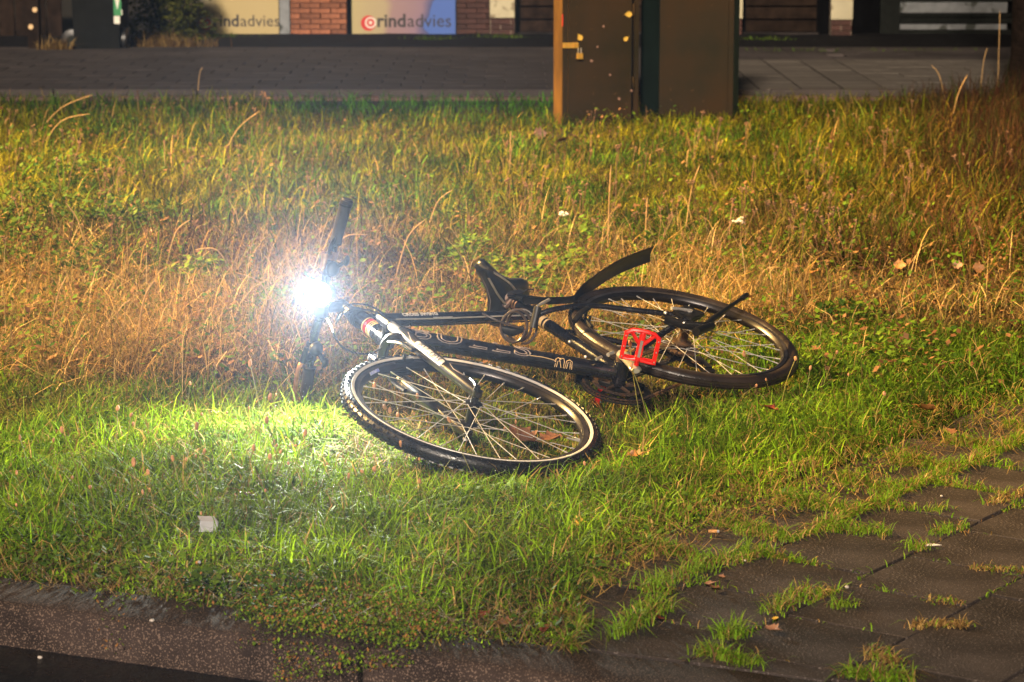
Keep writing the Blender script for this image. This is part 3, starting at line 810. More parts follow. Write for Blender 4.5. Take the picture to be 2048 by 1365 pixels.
b = MB(); A, Bq = S(Lg[1][0]), S(Lg[1][1]); dd = (Bq - A).normalized(); aa = (L - dd * L.dot(dd)).normalized(); upv = dd.cross(aa); upv = -upv if upv.x < 0 else upv
def fl(x, t, r=.0205): return A + dd * x + aa * (r * math.cos(t)) + upv * (r * math.sin(t))
b.tube([fl(.12, .2), fl(.16, .9), fl(.19, 1.0), fl(.33, 1.0)], .0012, 5); b.tube([fl(.33, -.1, .0198), fl(.36, .3, .019), fl(.40, -.1, .0175)], .001, 5); b.build('fork_pinstripe', M['pink_ink'], lowers)

# wheels
def wheel(name, Mw, front):
    t = empty(name, parent=bike); t.matrix_local = Mw
    R, r = .334, .0195
    b = MB(); b.lathe([(R + r * math.cos(2 * PI * k / 14) * 1.0, r * 1.05 * math.sin(2 * PI * k / 14)) for k in range(14)], 96)
    if front:
        n = 84
        for i in range(n):
            a = 2 * PI * i / n
            for (ang, ds, wd) in ((.0, 0, .0075), (.62, .5, .006), (-.62, .5, .006), (1.12, 0, .005), (-1.12, 0, .005)):
                aa2 = a + ds * 2 * PI / n
                rr = R + (r + .0012) * math.cos(ang); y = (r * 1.05 + .0012) * math.sin(ang)
                Mk = Matrix.Rotation(-aa2, 4, 'Y') @ Matrix.Translation((rr, y, 0)) @ Matrix.Rotation(ang, 4, 'Z')
                b.box((-.003, -wd * .5, -.0062), (.0018, wd * .5, .0062), Mk, taper=1)
    else:
        for y in (-.007, 0, .007): b.lathe([(R + r - .0008 - abs(y) * .14, y - .0016), (R + r + .0010 - abs(y) * .14, y - .001), (R + r + .0010 - abs(y) * .14, y + .001), (R + r - .0008 - abs(y) * .14, y + .0016)], 96)
    b.build('tyre', M['rubber'] if front else M['worn_rubber'], t)
    if front:
        for s in (1, -1): b = MB(); b.lathe([(R - .0115, s * .0168), (R - .0125, s * .0186), (R - .0045, s * .0212), (R - .0035, s * .0194)], 96); b.build('reflective_stripe', M['stripe'], t)
    b = MB(); b.lathe([(.319, .0135), (.3165, .0150), (.306, .0140), (.299, .006), (.297, 0), (.299, -.006), (.306, -.0140), (.3165, -.0150), (.319, -.0135), (.312, 0)], 96)
    rim = b.build('rim', M['rim'], t)
    for s in (1, -1): b = MB(); b.lathe([(.3165, s * .0152), (.3165, s * .0154), (.3070, s * .0144), (.3070, s * .0142)], 96); b.build('brake_track', M['rim_track'], t)
    b = MB()
    if front: b.tube([(0, -.05, 0), (0, -.034, 0), (0, -.032, 0), (0, -.028, 0), (0, -.025, 0), (0, .025, 0), (0, .028, 0), (0, .032, 0), (0, .034, 0), (0, .05, 0)], [.010, .011, .024, .024, .013, .013, .024, .024, .011, .010], 16)
    else: b.tube([(0, -.06, 0), (0, -.024, 0), (0, -.022, 0), (0, -.018, 0), (0, -.015, 0), (0, .028, 0), (0, .031, 0), (0, .035, 0), (0, .037, 0), (0, .06, 0)], [.012, .018, .030, .030, .015, .015, .026, .026, .012, .010], 16)
    b.build('hub', M['rusty'] if not front else M['black_alloy'], t)
    b = MB(); b.tube([(0, -.076, 0), (0, -.064, 0), (0, .064, 0), (0, .074, 0)], [.009, .0045, .0045, .009], 10); b.build('axle', M['silver'], t)
    # 32 spokes, three cross: four leads, each turned round eight times
    for side in (1, -1):
        for lead in (1, -1):
            a0 = (.0 if side > 0 else PI / 16) + (0 if lead > 0 else PI / 8)
            off = lead * math.radians(68)
            p0 = V((.0225 * math.cos(a0 + off), side * .031, .0225 * math.sin(a0 + off))); p1 = V((.298 * math.cos(a0), side * .003, .298 * math.sin(a0)))
            b = MB(); b.tube([p0, p0.lerp(p1, .95), p0.lerp(p1, .952), p1], [.00115, .00115, .0020, .0020], 5); me = b.mesh('spoke')
            for k in range(8):
                o = link('spoke', me, M['spoke'], t); o.rotation_euler = (0, k * PI / 4, 0)
    return t, rim
rw, rrim = wheel('rear_wheel', Matrix.Rotation(.3, 4, 'Y'), False)
fw_M = SR @ Matrix.Translation(FH)
fw, frim = wheel('front_wheel', fw_M @ Matrix.Rotation(.12, 4, 'Y'), True)
# blue and white maker's mark on the front rim, valve
fwi = (fw_M @ Matrix.Rotation(.12, 4, 'Y')).inverted()
def on_front(u, v):
    p = fwi @ bk(u, v, .012); return math.atan2(p.z, p.x)
a0, a1 = on_front(735, 752), on_front(762, 745)
if a1 < a0: a0, a1 = a1, a0
b = MB(); n = 8
for side in (1, -1):
    vs = []; fs = []
    for i in range(n + 1):
        a = a0 + (a1 - a0) * i / n
        for rr, y in ((.3055, .0142), (.2995, .0072)): vs.append((rr * math.cos(a), side * (y + .0006), rr * math.sin(a)))
    for i in range(n): fs.append((2*i, 2*i+2, 2*i+3, 2*i+1))
    b._add(vs, fs)
b.build('rim_decal', M['blue_ink'], fw)
b = MB(); a = on_front(1150, 868); b.tube([(.298 * math.cos(a), 0, .298 * math.sin(a)), (.262 * math.cos(a), 0, .262 * math.sin(a))], [.003, .0028], 6); b.build('valve', M['silver'], fw)
b = MB(); q = S(FH + L * .070); b.tube([q, q + L * .012], [.010, .008], 10); b.tube([q + L * .006, q + L * .01 + U * .03 - F * .01, q + L * .006 + U * .055 - F * .016], [.005, .0045, .006], 8); b.build('quick_release', M['black_alloy'], fork)

# bars
bars = empty('handlebar', parent=bike)
b = MB(); BAR = V((.8805, 0, .698))
sweep = lambda y: BAR + L * y + F * (-.055 * max(0, abs(y) - .05) ** 1.2 * 1.6) + U * (.012 * min(1, max(0, abs(y) - .03) / .06))
ys = [-.322, -.26, -.2, -.14, -.09, -.06, -.03, 0, .03, .06, .09, .14, .2, .26, .322]
b.tube([S(sweep(y)) for y in ys], [.0111 if abs(y) > .1 else .0135 for y in ys], 12); b.build('bar', M['frame'], bars)
b = MB()
b.tube([S(TOP + U * .002), S(TOP + U * .03), S(STEM + U * .018)], [.019, .0185, .018], 14); b.tube([S(TOP + U * .004), S(TOP + U * .012), S(TOP + U * .013), S(TOP + U * .022)], [.0225, .0225, .0205, .0205], 14)
b.tube([S(STEM + U * .002), S(STEM.lerp(BAR, .5)), S(BAR - F * .01)], [(.020, .020), (.016, .016), (.018, .018)], 12); b.tube([S(BAR - L * .024), S(BAR + L * .024)], .0215, 14)
b.build('stem', M['black_alloy'], bars)
b = MB(); b.tube([S(STEM + U * .018), S(STEM + U * .021)], .0165, 12); b.tube([S(STEM + F * .03 + L * .016), S(STEM + F * .03 + L * .0185)], .004, 8); b.build('top_cap', M['rusty'], bars)
for s in (1, -1):
    b = MB(); y0, y1 = .192, .324
    yy = [y0, y0 + .003, y0 + .006, y0 + .02, .25, .30, y1 - .012, y1 - .010, y1]
    b.tube([S(sweep(s * y)) for y in yy], [.013, .0188, .0188, .0170, .0175, .0180, .0180, .0192, .0182], 14)
    if s > 0: b.tube([S(sweep(s * (y1 + .0005))), S(sweep(s * (y1 + .004)))], [.0165, .014], 12)
    g = b.build('grip', M['grip'], bars)
    for y in (y0 + .004, y1 - .014): b = MB(); b.tube([S(sweep(s * (y - .003))), S(sweep(s * (y + .003)))], .0196, 14); b.build('lock_ring', M['black_alloy'], g)
    # brake lever with its clamp, and the shifter pod below the bar
    b = MB(); c0 = sweep(s * .158); b.tube([S(sweep(s * .146)), S(sweep(s * .170))], .0165, 14)
    b.tube([S(c0), S(c0 + F * .030 - U * .012)], [.014, .010], 10); b.tube([S(c0 + F * .032 - U * .014 - L * s * .035), S(c0 + F * .034 - U * .014 + L * s * .012)], [.007, .0115], 10)
    bl = b.build('brake_lever', M['black_alloy'] if s < 0 else M['copper'], bars)
    lq = 1.0 if s < 0 else .42; fq = 1.0 if s < 0 else .55
    b = MB(); b.tube(catmull([S(c0 + F * .034 - U * .014 + L * s * .008), S(c0 + F * .048 * fq - U * .018 + L * s * .035 * lq), S(c0 + F * .046 * fq - U * .02 + L * s * .09 * lq), S(c0 + F * .040 * fq - U * .022 + L * s * .135 * lq), S(c0 + F * .046 * fq - U * .022 + L * s * .15 * lq)], 4), [(.005, .0075)] * 17, 8)
    b.build('lever_blade', M['copper'] if s < 0 else M['black_alloy'], bl)
    b = MB(); c1 = sweep(s * .125); b.tube([S(sweep(s * .113)), S(sweep(s * .137))], .0165, 12)
    b.ball(S(c1 - U * .026 + F * .004), .024, 10, 6, (1, .95, .8)); b.tube([S(c1 - U * .028), S(c1 - U * .048 + L * s * .03 - F * .015)], [(.006, .010)] * 2, 8); b.ball(S(c1 - U * .05 + L * s * .034 - F * .02), .012, 8, 6, (1, 1.4, .7))
    sh = b.build('shifter', M['black_plastic'], bars)
    b = MB(); b.box((-.010, -.012, .014), (.012, .012, .021), Matrix.Translation(S(c1 + U * .004)) @ Matrix.Rotation(.3, 4, 'Y')); b.build('gear_window', M['copper'], sh)

# headlight on the bar, shining
LY = .055
lc = S(sweep(LY) + F * .020 - U * .032); FD = ((F * .97 - U * .12 + L * -.10).normalized() + (BMi @ (V((0, 0, CAM_H)) - BT)).normalized() * .9).normalized()
b = MB(); b.tube([S(sweep(LY - .009)), S(sweep(LY + .009))], .0185, 12); b.tube([S(sweep(LY)), lc - FD * .005], [.010, .009], 8)
b.tube([lc - FD * .038, lc - FD * .03, lc, lc + FD * .018, lc + FD * .022], [.014, .021, .026, .035, .036], 18, cap=True)
hl = b.build('headlight', M['headlight_body'], bike)
b = MB(); b.tube([lc + FD * .0225, lc + FD * .0245, lc + FD * .032, lc + FD * .036], [.0335, .0330, .024, .007], 20); b.build('lens', M['led'], hl)
hd = bpy.data.lights.new('headlight_beam', 'SPOT'); hd.energy = HEAD_POWER; hd.color = (.97, 1.0, .86); hd.spot_size = math.radians(158); hd.spot_blend = 1.0; hd.shadow_soft_size = .022
ho = bpy.data.objects.new('headlight_beam', hd); COL.objects.link(ho); ho.parent = hl
ho.matrix_local = Matrix.Translation(lc + FD * .046) @ (BMi @ V((-.02, -.80, -.36))).to_track_quat('-Z', 'Y').to_matrix().to_4x4()

h2 = bpy.data.lights.new('camera_halo_beam', 'SPOT'); h2.energy = HALO_BEAM_POWER; h2.color = (.70, .84, 1.0); h2.spot_size = math.radians(8); h2.spot_blend = 1.0; h2.shadow_soft_size = .02  # added narrow beam aimed at the camera, makes the halo in the haze
hq = bpy.data.objects.new('camera_halo_beam', h2); COL.objects.link(hq); hq.parent = hl
camdir = (BMi @ (V((0, 0, CAM_H)) - BT) - lc).normalized()
hq.matrix_local = Matrix.Translation(lc + FD * .046) @ camdir.to_track_quat('-Z', 'Y').to_matrix().to_4x4()

# cables between bars and frame
def cable(pts, name='brake_cable', r=.0026, m='cable', parent=bike):
    b = MB(); P = catmull([bk(*p) if len(p) == 3 and p[0] > 50 else V(p) for p in pts], 7); b.tube(P, r, 7); return b.build(name, M[m], parent)
cable([(655, 640, .06), (663, 655, .09), (668, 671, .10), (681, 691, .09), (702, 704, .07), (726, 708, .055), (745, 706, .045), (762, 697, .03)])
cable([(672, 640, .08), (690, 613, .13), (716, 608, .14), (744, 614, .12), (774, 632, .085), (795, 645, .05), (819, 652, .026)], 'gear_cable')
cable([(672, 648, .06), (684, 629, .10), (704, 620, .12), (730, 620, .115), (755, 627, .10), (780, 640, .07), (806, 655, .04), (822, 660, .022)], 'gear_cable')
b = MB(); b.tube([bk(800, 654, .026), bk(819, 652.5, .026)], .0036, 8); b.build('cable_ferrule', M['silver'], bike)
dtt = (TT1 - TT0).normalized(); nz = V((-dtt.z, 0, dtt.x)); nz = -nz if nz.z > 0 else nz
for k, (yo, zo) in enumerate(((.010, .020), (.0, .023), (-.010, .021))):
    b = MB(); b.tube(catmull([TT0 + dtt * .10 + nz * zo + L * yo, TT0 + dtt * .25 + nz * (zo + .004) + L * yo, TT0 + dtt * .42 + nz * (zo + .002) + L * yo, TT1 - dtt * .02 + nz * (zo + .003) + L * yo], 4), .0024, 6)
    b.build('cable_run', M['cable'] if k else M['silver'], bike)

# front and rear rim brakes
def vbrake(parent, piv, pad, top, m='black_alloy'):
    b = MB()
    for s in (1, -1):
        sg = V((1, s, 1)); f = lambda p: V((p.x, s * p.y, p.z))
        b.tube(catmull([f(piv), f(piv.lerp(top, .5) + L * .008), f(top)], 3), [(.006, .010)] * 7, 8)
        d2 = (pad[1] - pad[0]); b.tube([f(pad[0]), f(pad[1])], [(.006, .006)] * 2, 8)
        b.tube([f((pad[0] + pad[1]) / 2), f((pad[0] + pad[1]) / 2 + L * .022)], .0045, 7)
    b.tube([top, V((top.x, -top.y, top.z))], .0018, 6)
    return b.build('rim_brake', M[m], parent)
vb = vbrake(fork, V((0, 0, 0)), (V((0, 0, 0)), V((0, 0, .01))), V((0, .02, .1)))
bpy.data.objects.remove(vb)
A = Lg[1][0].lerp(Lg[1][1], .40); hub2rim = lambda ang, rr, y: FH + V((rr * math.cos(ang), y, rr * math.sin(ang)))
ang = math.atan2(U.z, U.x) - .06
vb = vbrake(bike, A + F * .024 + L * .0, (hub2rim(ang - .11, .311, .019), hub2rim(ang + .09, .311, .019)), A + U * .10 + F * .034 - L * .018)
ra = math.radians(38)
vb2 = vbrake(bike, V((.245 * math.cos(ra - .28) + .0, .055, .245 * math.sin(ra + .25) + .02)), (V((.311 * math.cos(ra + .1), .019, .311 * math.sin(ra + .1))), V((.311 * math.cos(ra - .1), .019, .311 * math.sin(ra - .1)))), V((.315, .035, .20)))
b = MB(); b.tube([bk(1074, 612, .04), bk(1085, 607, .04), bk(1098, 600, .04)], [.002, .0055, .005], 8); b.build('brake_noodle', M['silver'], vb2)

# saddle, post, mudguard
ssd = SU
b = MB(); b.tube([SEAT, SEAT + ssd * .115], .0138, 12)
sp = b.build('seat_post', M['black_alloy'], bike)
b = MB()
for k in range(3): b.lathe([(.0175 + .0028 * math.cos(2*PI*j/6), .0028 * math.sin(2*PI*j/6)) for j in range(6)], 18, True, Matrix.Translation(SEAT + ssd * (.062 + k * .012)) @ Vector((0,1,0)).rotation_difference(ssd).to_matrix().to_4x4())
b.build('spring', M['copper'], sp)
b = MB(); b.tube([SEAT - SU * .004, SEAT + SU * .022], .0205, 14); b.tube([SEAT + SU * .008 + V((-.02, -.014, 0)), SEAT + SU * .008 + V((-.02, .018, 0))], .006, 8); b.build('seat_clamp', M['black_alloy'], bike)
sc0 = SEAT + ssd * .135
sfw = (V((.93, 0, -.0)) * .80 + L * .60 + ssd * .02).normalized(); sup = (ssd - sfw * ssd.dot(sfw)).normalized(); slt = sup.cross(sfw)
def sad(x, y, z): return sc0 + sfw * (x * 1.2 + .028) + slt * y * 1.2 + sup * z * 1.25
b = MB(); prof = [(-.115, .045, .018), (-.105, .066, .022), (-.08, .074, .024), (-.045, .066, .020), (-.01, .044, .015), (.03, .029, .012), (.08, .022, .010), (.125, .019, .008), (.150, .015, .004), (.160, .007, -.002)]
vs = []; fs = []; n = 16
for (x, hwid, zt) in prof:
    for k in range(n):
        a = 2 * PI * k / n; ca, sa = math.cos(a), math.sin(a)
        y = hwid * (abs(ca) ** .75) * (1 if ca > 0 else -1)
        z = zt + (.010 if sa > 0 else .030) * sa - .010 * (abs(y) / .074) ** 2 * (1 if sa > -.2 else .4)
        if sa > .9: z -= .004
        vs.append(sad(x, y, z))
for i in range(len(prof) - 1):
    for k in range(n): fs.append((i*n+k, i*n+(k+1)%n, (i+1)*n+(k+1)%n, (i+1)*n+k))
fs.append(tuple(range(n))); fs.append(tuple((len(prof)-1)*n+k for k in range(n)))
b._add(vs, fs); saddle = b.build('saddle', M['saddle'], bike, angle=70)
b = MB()
for s in (1, -1): b.tube(catmull([sad(-.09, s * .034, .0), sad(-.06, s * .022, -.032), sad(.0, s * .021, -.038), sad(.06, s * .020, -.034), sad(.125, s * .006, -.012)], 4), .0035, 8)
b.build('saddle_rail', M['steel'], saddle)
b = MB(); b.tube([sad(.0, -.028, -.036), sad(.0, .028, -.036)], .011, 10); b.tube([sc0 - ssd * .03, sad(0, 0, -.03)], .016, 10); b.build('saddle_clamp', M['rusty'], saddle)
b = MB()
for s in (1, -1): b.tube([sad(.12, s * .0175, -.004), sad(.06, s * .0235, .001), sad(.01, s * .036, .001), sad(-.04, s * .0655, .004)], .0012, 5)
b.build('piping', M['pink_ink'], saddle)

MG = [((1046, 601), .035), ((1095, 601), .032), ((1140, 599), .030), ((1150, 591), .030), ((1167, 577), .031), ((1199, 554), .034), ((1231, 534.5), .038), ((1268, 518.5), .044), ((1300.5, 507), .050)]
mpts = catmull([bk(p[0], p[1], y) for p, y in MG], 4)
b = MB(); vs = []; fs = []; n = 8
for i, p in enumerate(mpts):
    f = i / (len(mpts) - 1); hwid = .012 if f < .30 else (.027 if f > .46 else .012 + .015 * (f - .30) / .16)
    tdir = (mpts[min(i+1, len(mpts)-1)] - mpts[max(i-1, 0)]).normalized(); nrm = tdir.cross(L).normalized(); nrm = nrm if nrm.z > 0 else -nrm
    for k in range(n):
        q = -1 + 2 * k / (n - 1); vs.append(p + L * (hwid * q) - nrm * (.005 * (hwid / .022) * q * q))
    for k in range(n):
        q = 1 - 2 * k / (n - 1); vs.append(p + L * (hwid * .96 * q) - nrm * (.005 * (hwid / .022) * q * q + .0022))
m2 = 2 * n
for i in range(len(mpts) - 1):
    for k in range(m2): fs.append((i*m2+k, i*m2+(k+1)%m2, (i+1)*m2+(k+1)%m2, (i+1)*m2+k))
fs.append(tuple(range(m2))); fs.append(tuple((len(mpts)-1)*m2+k for k in range(m2)))
b._add(vs, fs); mud = b.build('mudguard', M['black_plastic'], bike, angle=50)
b = MB(); q0 = bk(1020, 588, .03); q1 = bk(1048, 598, .033); b.tube([q0, q0.lerp(q1, .5), q1], [(.010, .016)] * 3, 8); b.tube([q1, bk(1110, 603, .02)], [.012, .010], 8); b.build('mudguard_bracket', M['black_plastic'], mud)
b = MB(); b.tube([bk(1022, 587, .045), bk(1043, 584, .045)], [(.006, .011)] * 2, 8); b.tube([bk(1042, 585, .045), bk(1055, 580, .05), bk(1067, 579, .05)], .0022, 6); b.build('strap_buckle', M['grip'], mud)

# cranks, pedals, chain, gears
def crank(s, ang):
    dv = V((math.sin(ang), 0, -math.cos(ang))); e = BB + L * s * .085 + dv * .17
    b = MB(); p0 = BB + L * s * .055; b.tube([p0 - dv * .012, p0, p0.lerp(e, .25), p0.lerp(e, .9), e, e + dv * .012], [(.019, .013), (.023, .014), (.0185, .011), (.016, .010), (.0185, .011), (.011, .008)], 12, up=dv.cross(L))
    b.tube([p0 - L * s * .014, p0 + L * s * .013], .0135, 12)
    c = b.build('crank_arm', M['silver'] if s > 0 else M['black_alloy'], bike)
    b = MB(); b.tube([p0 + L * s * .0131, p0 + L * s * .0165], .009, 10); b.tube([e + L * s * .009, e - L * s * .011], .0075, 8); b.build('crank_bolt', M['brass'] if s > 0 else M['rusty'], c)
    return e
def pedal(e, s, m, tilt):
    # flat platform pedal: spindle barrel, two outer rails, ribbed ends and grip pins
    t = empty('pedal', parent=bike)
    Mx = Matrix.Translation(e + L * s * .012) @ Matrix.Rotation(tilt, 4, 'Y') @ (Matrix.Identity(4) if s > 0 else Matrix.Rotation(PI, 4, 'Z'))
    t.matrix_local = Mx
    b = MB(); b.tube([(0, 0, 0), (0, .014, 0), (0, .018, 0), (0, .094, 0), (0, .10, 0)], [.007, .0075, .0105, .0085, .006], 12)
    h = .0075
    for sx in (1, -1):
        b.box((sx * .046 - .0055, .014, -h), (sx * .046 + .0055, .092, h))
        b.box((min(sx * .008, sx * .0425), .0075 + .006, -h * .8), (max(sx * .008, sx * .0425), .0075 + .0165, h * .8))
        b.tube([(sx * .045, .090, 0), (sx * .030, .101, 0), (sx * .010, .103, 0), (0, .103, 0)], [(.0065, .007)] * 4, 8)
        b.tube([(0, .058, 0), (sx * .018, .078, 0), (sx * .034, .098, 0)], [(.0055, .0065)] * 3, 8)
        b.tube([(sx * .006, .020, 0), (sx * .024, .016, 0), (sx * .045, .016, 0)], [(.006, .007)] * 3, 8)
    bod = b.build('platform', M[m], t, angle=35)
    b = MB()
    for sx in (1, -1):
        for y in (.022, .052, .084):
            for z in (1, -1): b.tube([(sx * .046, y, z * h), (sx * .046, y, z * (h + .004))], .0019, 6)
        for z in (1, -1): b.tube([(sx * .020, .099, z * h * .8), (sx * .020, .099, z * (h + .004))], .0019, 6)
    b.build('grip_pins', M['silver'], t)
    b = MB(); b.box((-.0035, .028, .0085), (.0045, .078, .0102)); b.build('sticker', M['pink_ink'], t, False)
    return t
CA = .833
e1_ = crank(1, CA); e2_ = crank(-1, CA + PI)
vdir = (BMi @ (V((0, 0, CAM_H)) - BT)); PT = math.atan2(vdir.x, vdir.z)
pedal(e1_, 1, 'red', PT + .08); pedal(e2_, -1, 'red', PT + 1.45)
def gear(c, y, ro, teeth, name, m, parent, ri=.7, arms=5):
    b = MB(); n = teeth * 2; vs = []; fs = []
    for i in range(n):
        a = 2 * PI * i / n; r_ = ro + (.0028 if i % 2 == 0 else -.0028)
        for rr in (r_, ro * ri):
            for yy in (-.0014, .0014): vs.append((rr * math.cos(a), yy, rr * math.sin(a)))
    for i in range(n):
        j = (i + 1) % n; A_, B_ = 4 * i, 4 * j
        fs += [(A_, B_, B_ + 1, A_ + 1), (A_ + 2, A_ + 3, B_ + 3, B_ + 2), (A_, A_ + 2, B_ + 2, B_), (A_ + 1, B_ + 1, B_ + 3, A_ + 3)]
    b._add(vs, fs)
    for k in range(arms):
        a = 2 * PI * k / arms; b.tube([(0, 0, 0), (ro * ri * 1.04 * math.cos(a), 0, ro * ri * 1.04 * math.sin(a))], [(.010, .0035), (.007, .002)], 6, up=(0, 1, 0))
    o = b.build(name, m, parent, smooth=False); o.location = V(c) + L * y; return o
gear(BB, -.046, .098, 46, 'chainring', M['black_alloy'], bike, .82)
gear(BB, -.040, .070, 34, 'chainring', M['rusty'], bike, .8)
b = MB(); b.lathe([(.101, -.002), (.104, -.002), (.104, .002), (.101, .002)], 48); o = b.build('chain_guard', M['black_plastic'], bike); o.location = BB - L * .0525
cs = empty('cassette', (0, -.038, 0), bike)
for k in range(6): gear((0, 0, 0), -.022 + .0042 * k + .0, .024 + .0062 * k, 12 + 3 * k, 'sprocket', M['rusty'], cs, .6, 3)
def chain_path():
    P = []
    for k in range(0, 13): a = -PI * .42 + PI * .84 * k / 12 ; P.append(BB + V((.098 * math.cos(a - .0), -.046, .098 * math.sin(a))))
    P.append(V((.18, -.045, .045)))
    for k in range(0, 9): a = PI * .55 + PI * .8 * k / 8; P.append(V((.046 * math.cos(a), -.044, .046 * math.sin(a))))
    for a in (.4, -.6, -1.6, -2.4): P.append(V((.02 + .02 * math.cos(a), -.046, -.075 + .02 * math.sin(a))))
    P += [V((.03, -.046, -.12)), V((.05, -.046, -.155)), V((.075, -.046, -.150)), V((.2, -.046, -.145))]
    return P
cp = chain_path(); cp.append(cp[0]); b = MB(); acc = 0
for i in range(len(cp) - 1):
    p, q = cp[i], cp[i + 1]; n = max(1, int(round((q - p).length / .0127)))
    for k in range(n):
        a, c = p.lerp(q, k / n), p.lerp(q, (k + .86) / n)
        for yo in (-.0035, .0035): b.tube([a + L * yo, c + L * yo], [(.0009, .0042)] * 2, 6, up=(0, 1, 0))
b.build('chain', M['rusty'], bike)
b = MB(); b.tube([V((.0, -.068, -.028)), V((.012, -.066, -.05)), V((.02, -.06, -.075))], [.010, .012, .012], 8)
for q in (V((.02, -.046, -.075)), V((.06, -.046, -.140))): b.tube([q - L * .006, q + L * .006], .018, 12)
for yo in (-.058, -.034): b.tube([V((.02, yo, -.075)), V((.06, yo, -.140))], [(.002, .011)] * 2, 8, up=(0, 1, 0))
b.build('rear_derailleur', M['black_alloy'], bike)
b = MB(); b.tube([BB + SU * .11 + L * -.018, BB + SU * .115 + L * -.05 + V((.03, 0, -.0))], .008, 8); b.box((.43, -.060, .045), (.50, -.034, .050)); b.box((.43, -.060, .030), (.50, -.057, .05)); b.build('front_derailleur', M['black_alloy'], bike)
b = MB(); q = V((0, .074, 0)); b.tube([q - L * .008, q + L * .012], .010, 10); b.tube([q + L * .01, V((.03, .088, .02)), V((.055, .09, .032))], [.0055, .0045, .006], 8)
b.build('rear_quick_release', M['silver'], bike)
# bottom-bracket fittings
b = MB(); b.tube([BB + L * .037, BB + L * .048], .0205, 14); b.build('bearing_cup', M['rusty'], bike)
for (p, q, r) in (((1216, 710, .04), (1226, 706, .04), .006), ((1192, 719, .04), (1203, 714, .04), .004)):
    b = MB(); b.tube([bk(*p), bk(*q)], r, 8); b.build('cable_end', M['silver'], bike)
for (u, v) in ((1139, 684), (1171, 714)):
    b = MB(); q = bk(u, v, .017); b.ball(q, .005, 7, 5); b.build('bottle_bolt', M['silver'], bike)
# kickstand mounted at the left dropout, folded back
b = MB(); b.box((-.035, .070, -.034), (.040, .082, .034)); b.tube([bk(1330, 640, .078), bk(1372, 651, .082), bk(1418, 655, .086)], [(.014, .007)] * 3, 8); b.tube([bk(1392, 664, .086), bk(1424, 652, .086)], [.014, .012], 10)
ks = b.build('kickstand', M['black_alloy'], bike)
b = MB(); b.tube([bk(1412, 650, .088), bk(1424, 640, .09), bk(1456, 616, .092), bk(1488, 594.5, .094)], [.0095, .010, .0072, .0055], 10); b.build('stand_leg', M['black_alloy'], ks)
b = MB(); b.tube([bk(1484, 597, .094), bk(1493, 590.5, .094)], [.009, .0085], 8); b.build('stand_foot', M['black_plastic'], ks)
b = MB()
for (u, v) in ((1331, 626), (1368, 646)): q = bk(u, v, .088); b.ball(q, .0055, 7, 5)
b.build('stand_bolt', M['silver'], ks)

# coiled cable lock hung round the seat tube
lockr = empty('cable_lock'); tag(lockr, 'coiled brown cable lock hanging round the bicycle seat tube', 'cable lock')
lockr.matrix_world = Matrix.Translation(BT) @ BM.to_4x4() @ Matrix.Translation(bk(1030, 650, .04))
lo = bk(1030, 650, .04); vb_ = vdir.normalized(); rb = (BMi @ V((1, 0, 0))); ub = rb.cross(vb_).normalized() * 1; ub = ub if ub.y > 0 else -ub
def lk(dx, dy, dz): return rb * (dx / 690) + ub * (-dy / 690) + vb_ * dz
P = [lk(-62, -22, .055), lk(-45, -14, .06), (lk(-22, -4, .06)), lk(10, 6, .055)]
P2 = []
for k in range(0, 78):
    a = 2 * PI * k / 24 + .3; rr = 29 + 4 * math.sin(k * .21) + k * .06
    P2.append(lk(-1 + k * .20 + rr * .86 * math.cos(a), 2 + rr * 1.0 * math.sin(a) + k * .05, .05 + .012 * math.sin(a * 1 + 1.2) - k * .0006))
b = MB(); b.tube(catmull(P, 6) , .0036, 8); b.tube(P2, .0039, 8); b.build('cable', M['lock_cable'], lockr)
b = MB(); b.tube([lk(48, -36, .05), lk(38, 6, .05)], .0115, 12); b.tube([lk(45.5, -26, .05), lk(47, -32, .05)], .0122, 12); b.build('lock_barrel', M['black_plastic'], lockr)
b = MB(); b.tube([lk(-25, 8, .03), lk(-5, 14, .03), lk(20, 8, .03)], [(.012, .010), (.016, .012), (.010, .009)], 8); b.build('lock_bracket', M['black_plastic'], lockr)

# ------------------------------------------------------------------ vegetation
def hash2(ix, iy, seed):
    h = (ix.astype(np.int64) * 374761393 + iy.astype(np.int64) * 668265263 + seed * 982451653) & 0x7fffffff
    h = ((h ^ (h >> 13)) * 1274126177) & 0x7fffffff
    return ((h ^ (h >> 16)) & 0xffff) / 65535.0
def vnoise(x, y, s, seed=0):
    x = x / s; y = y / s; ix = np.floor(x); iy = np.floor(y); fx = x - ix; fy = y - iy
    fx = fx * fx * (3 - 2 * fx); fy = fy * fy * (3 - 2 * fy)
    a = hash2(ix, iy, seed); b_ = hash2(ix + 1, iy, seed); c = hash2(ix, iy + 1, seed); d_ = hash2(ix + 1, iy + 1, seed)
    return (a * (1 - fx) + b_ * fx) * (1 - fy) + (c * (1 - fx) + d_ * fx) * fy
def fbm(x, y, s, seed=0): return .55 * vnoise(x, y, s, seed) + .3 * vnoise(x, y, s * .47, seed + 5) + .15 * vnoise(x, y, s * .21, seed + 9)

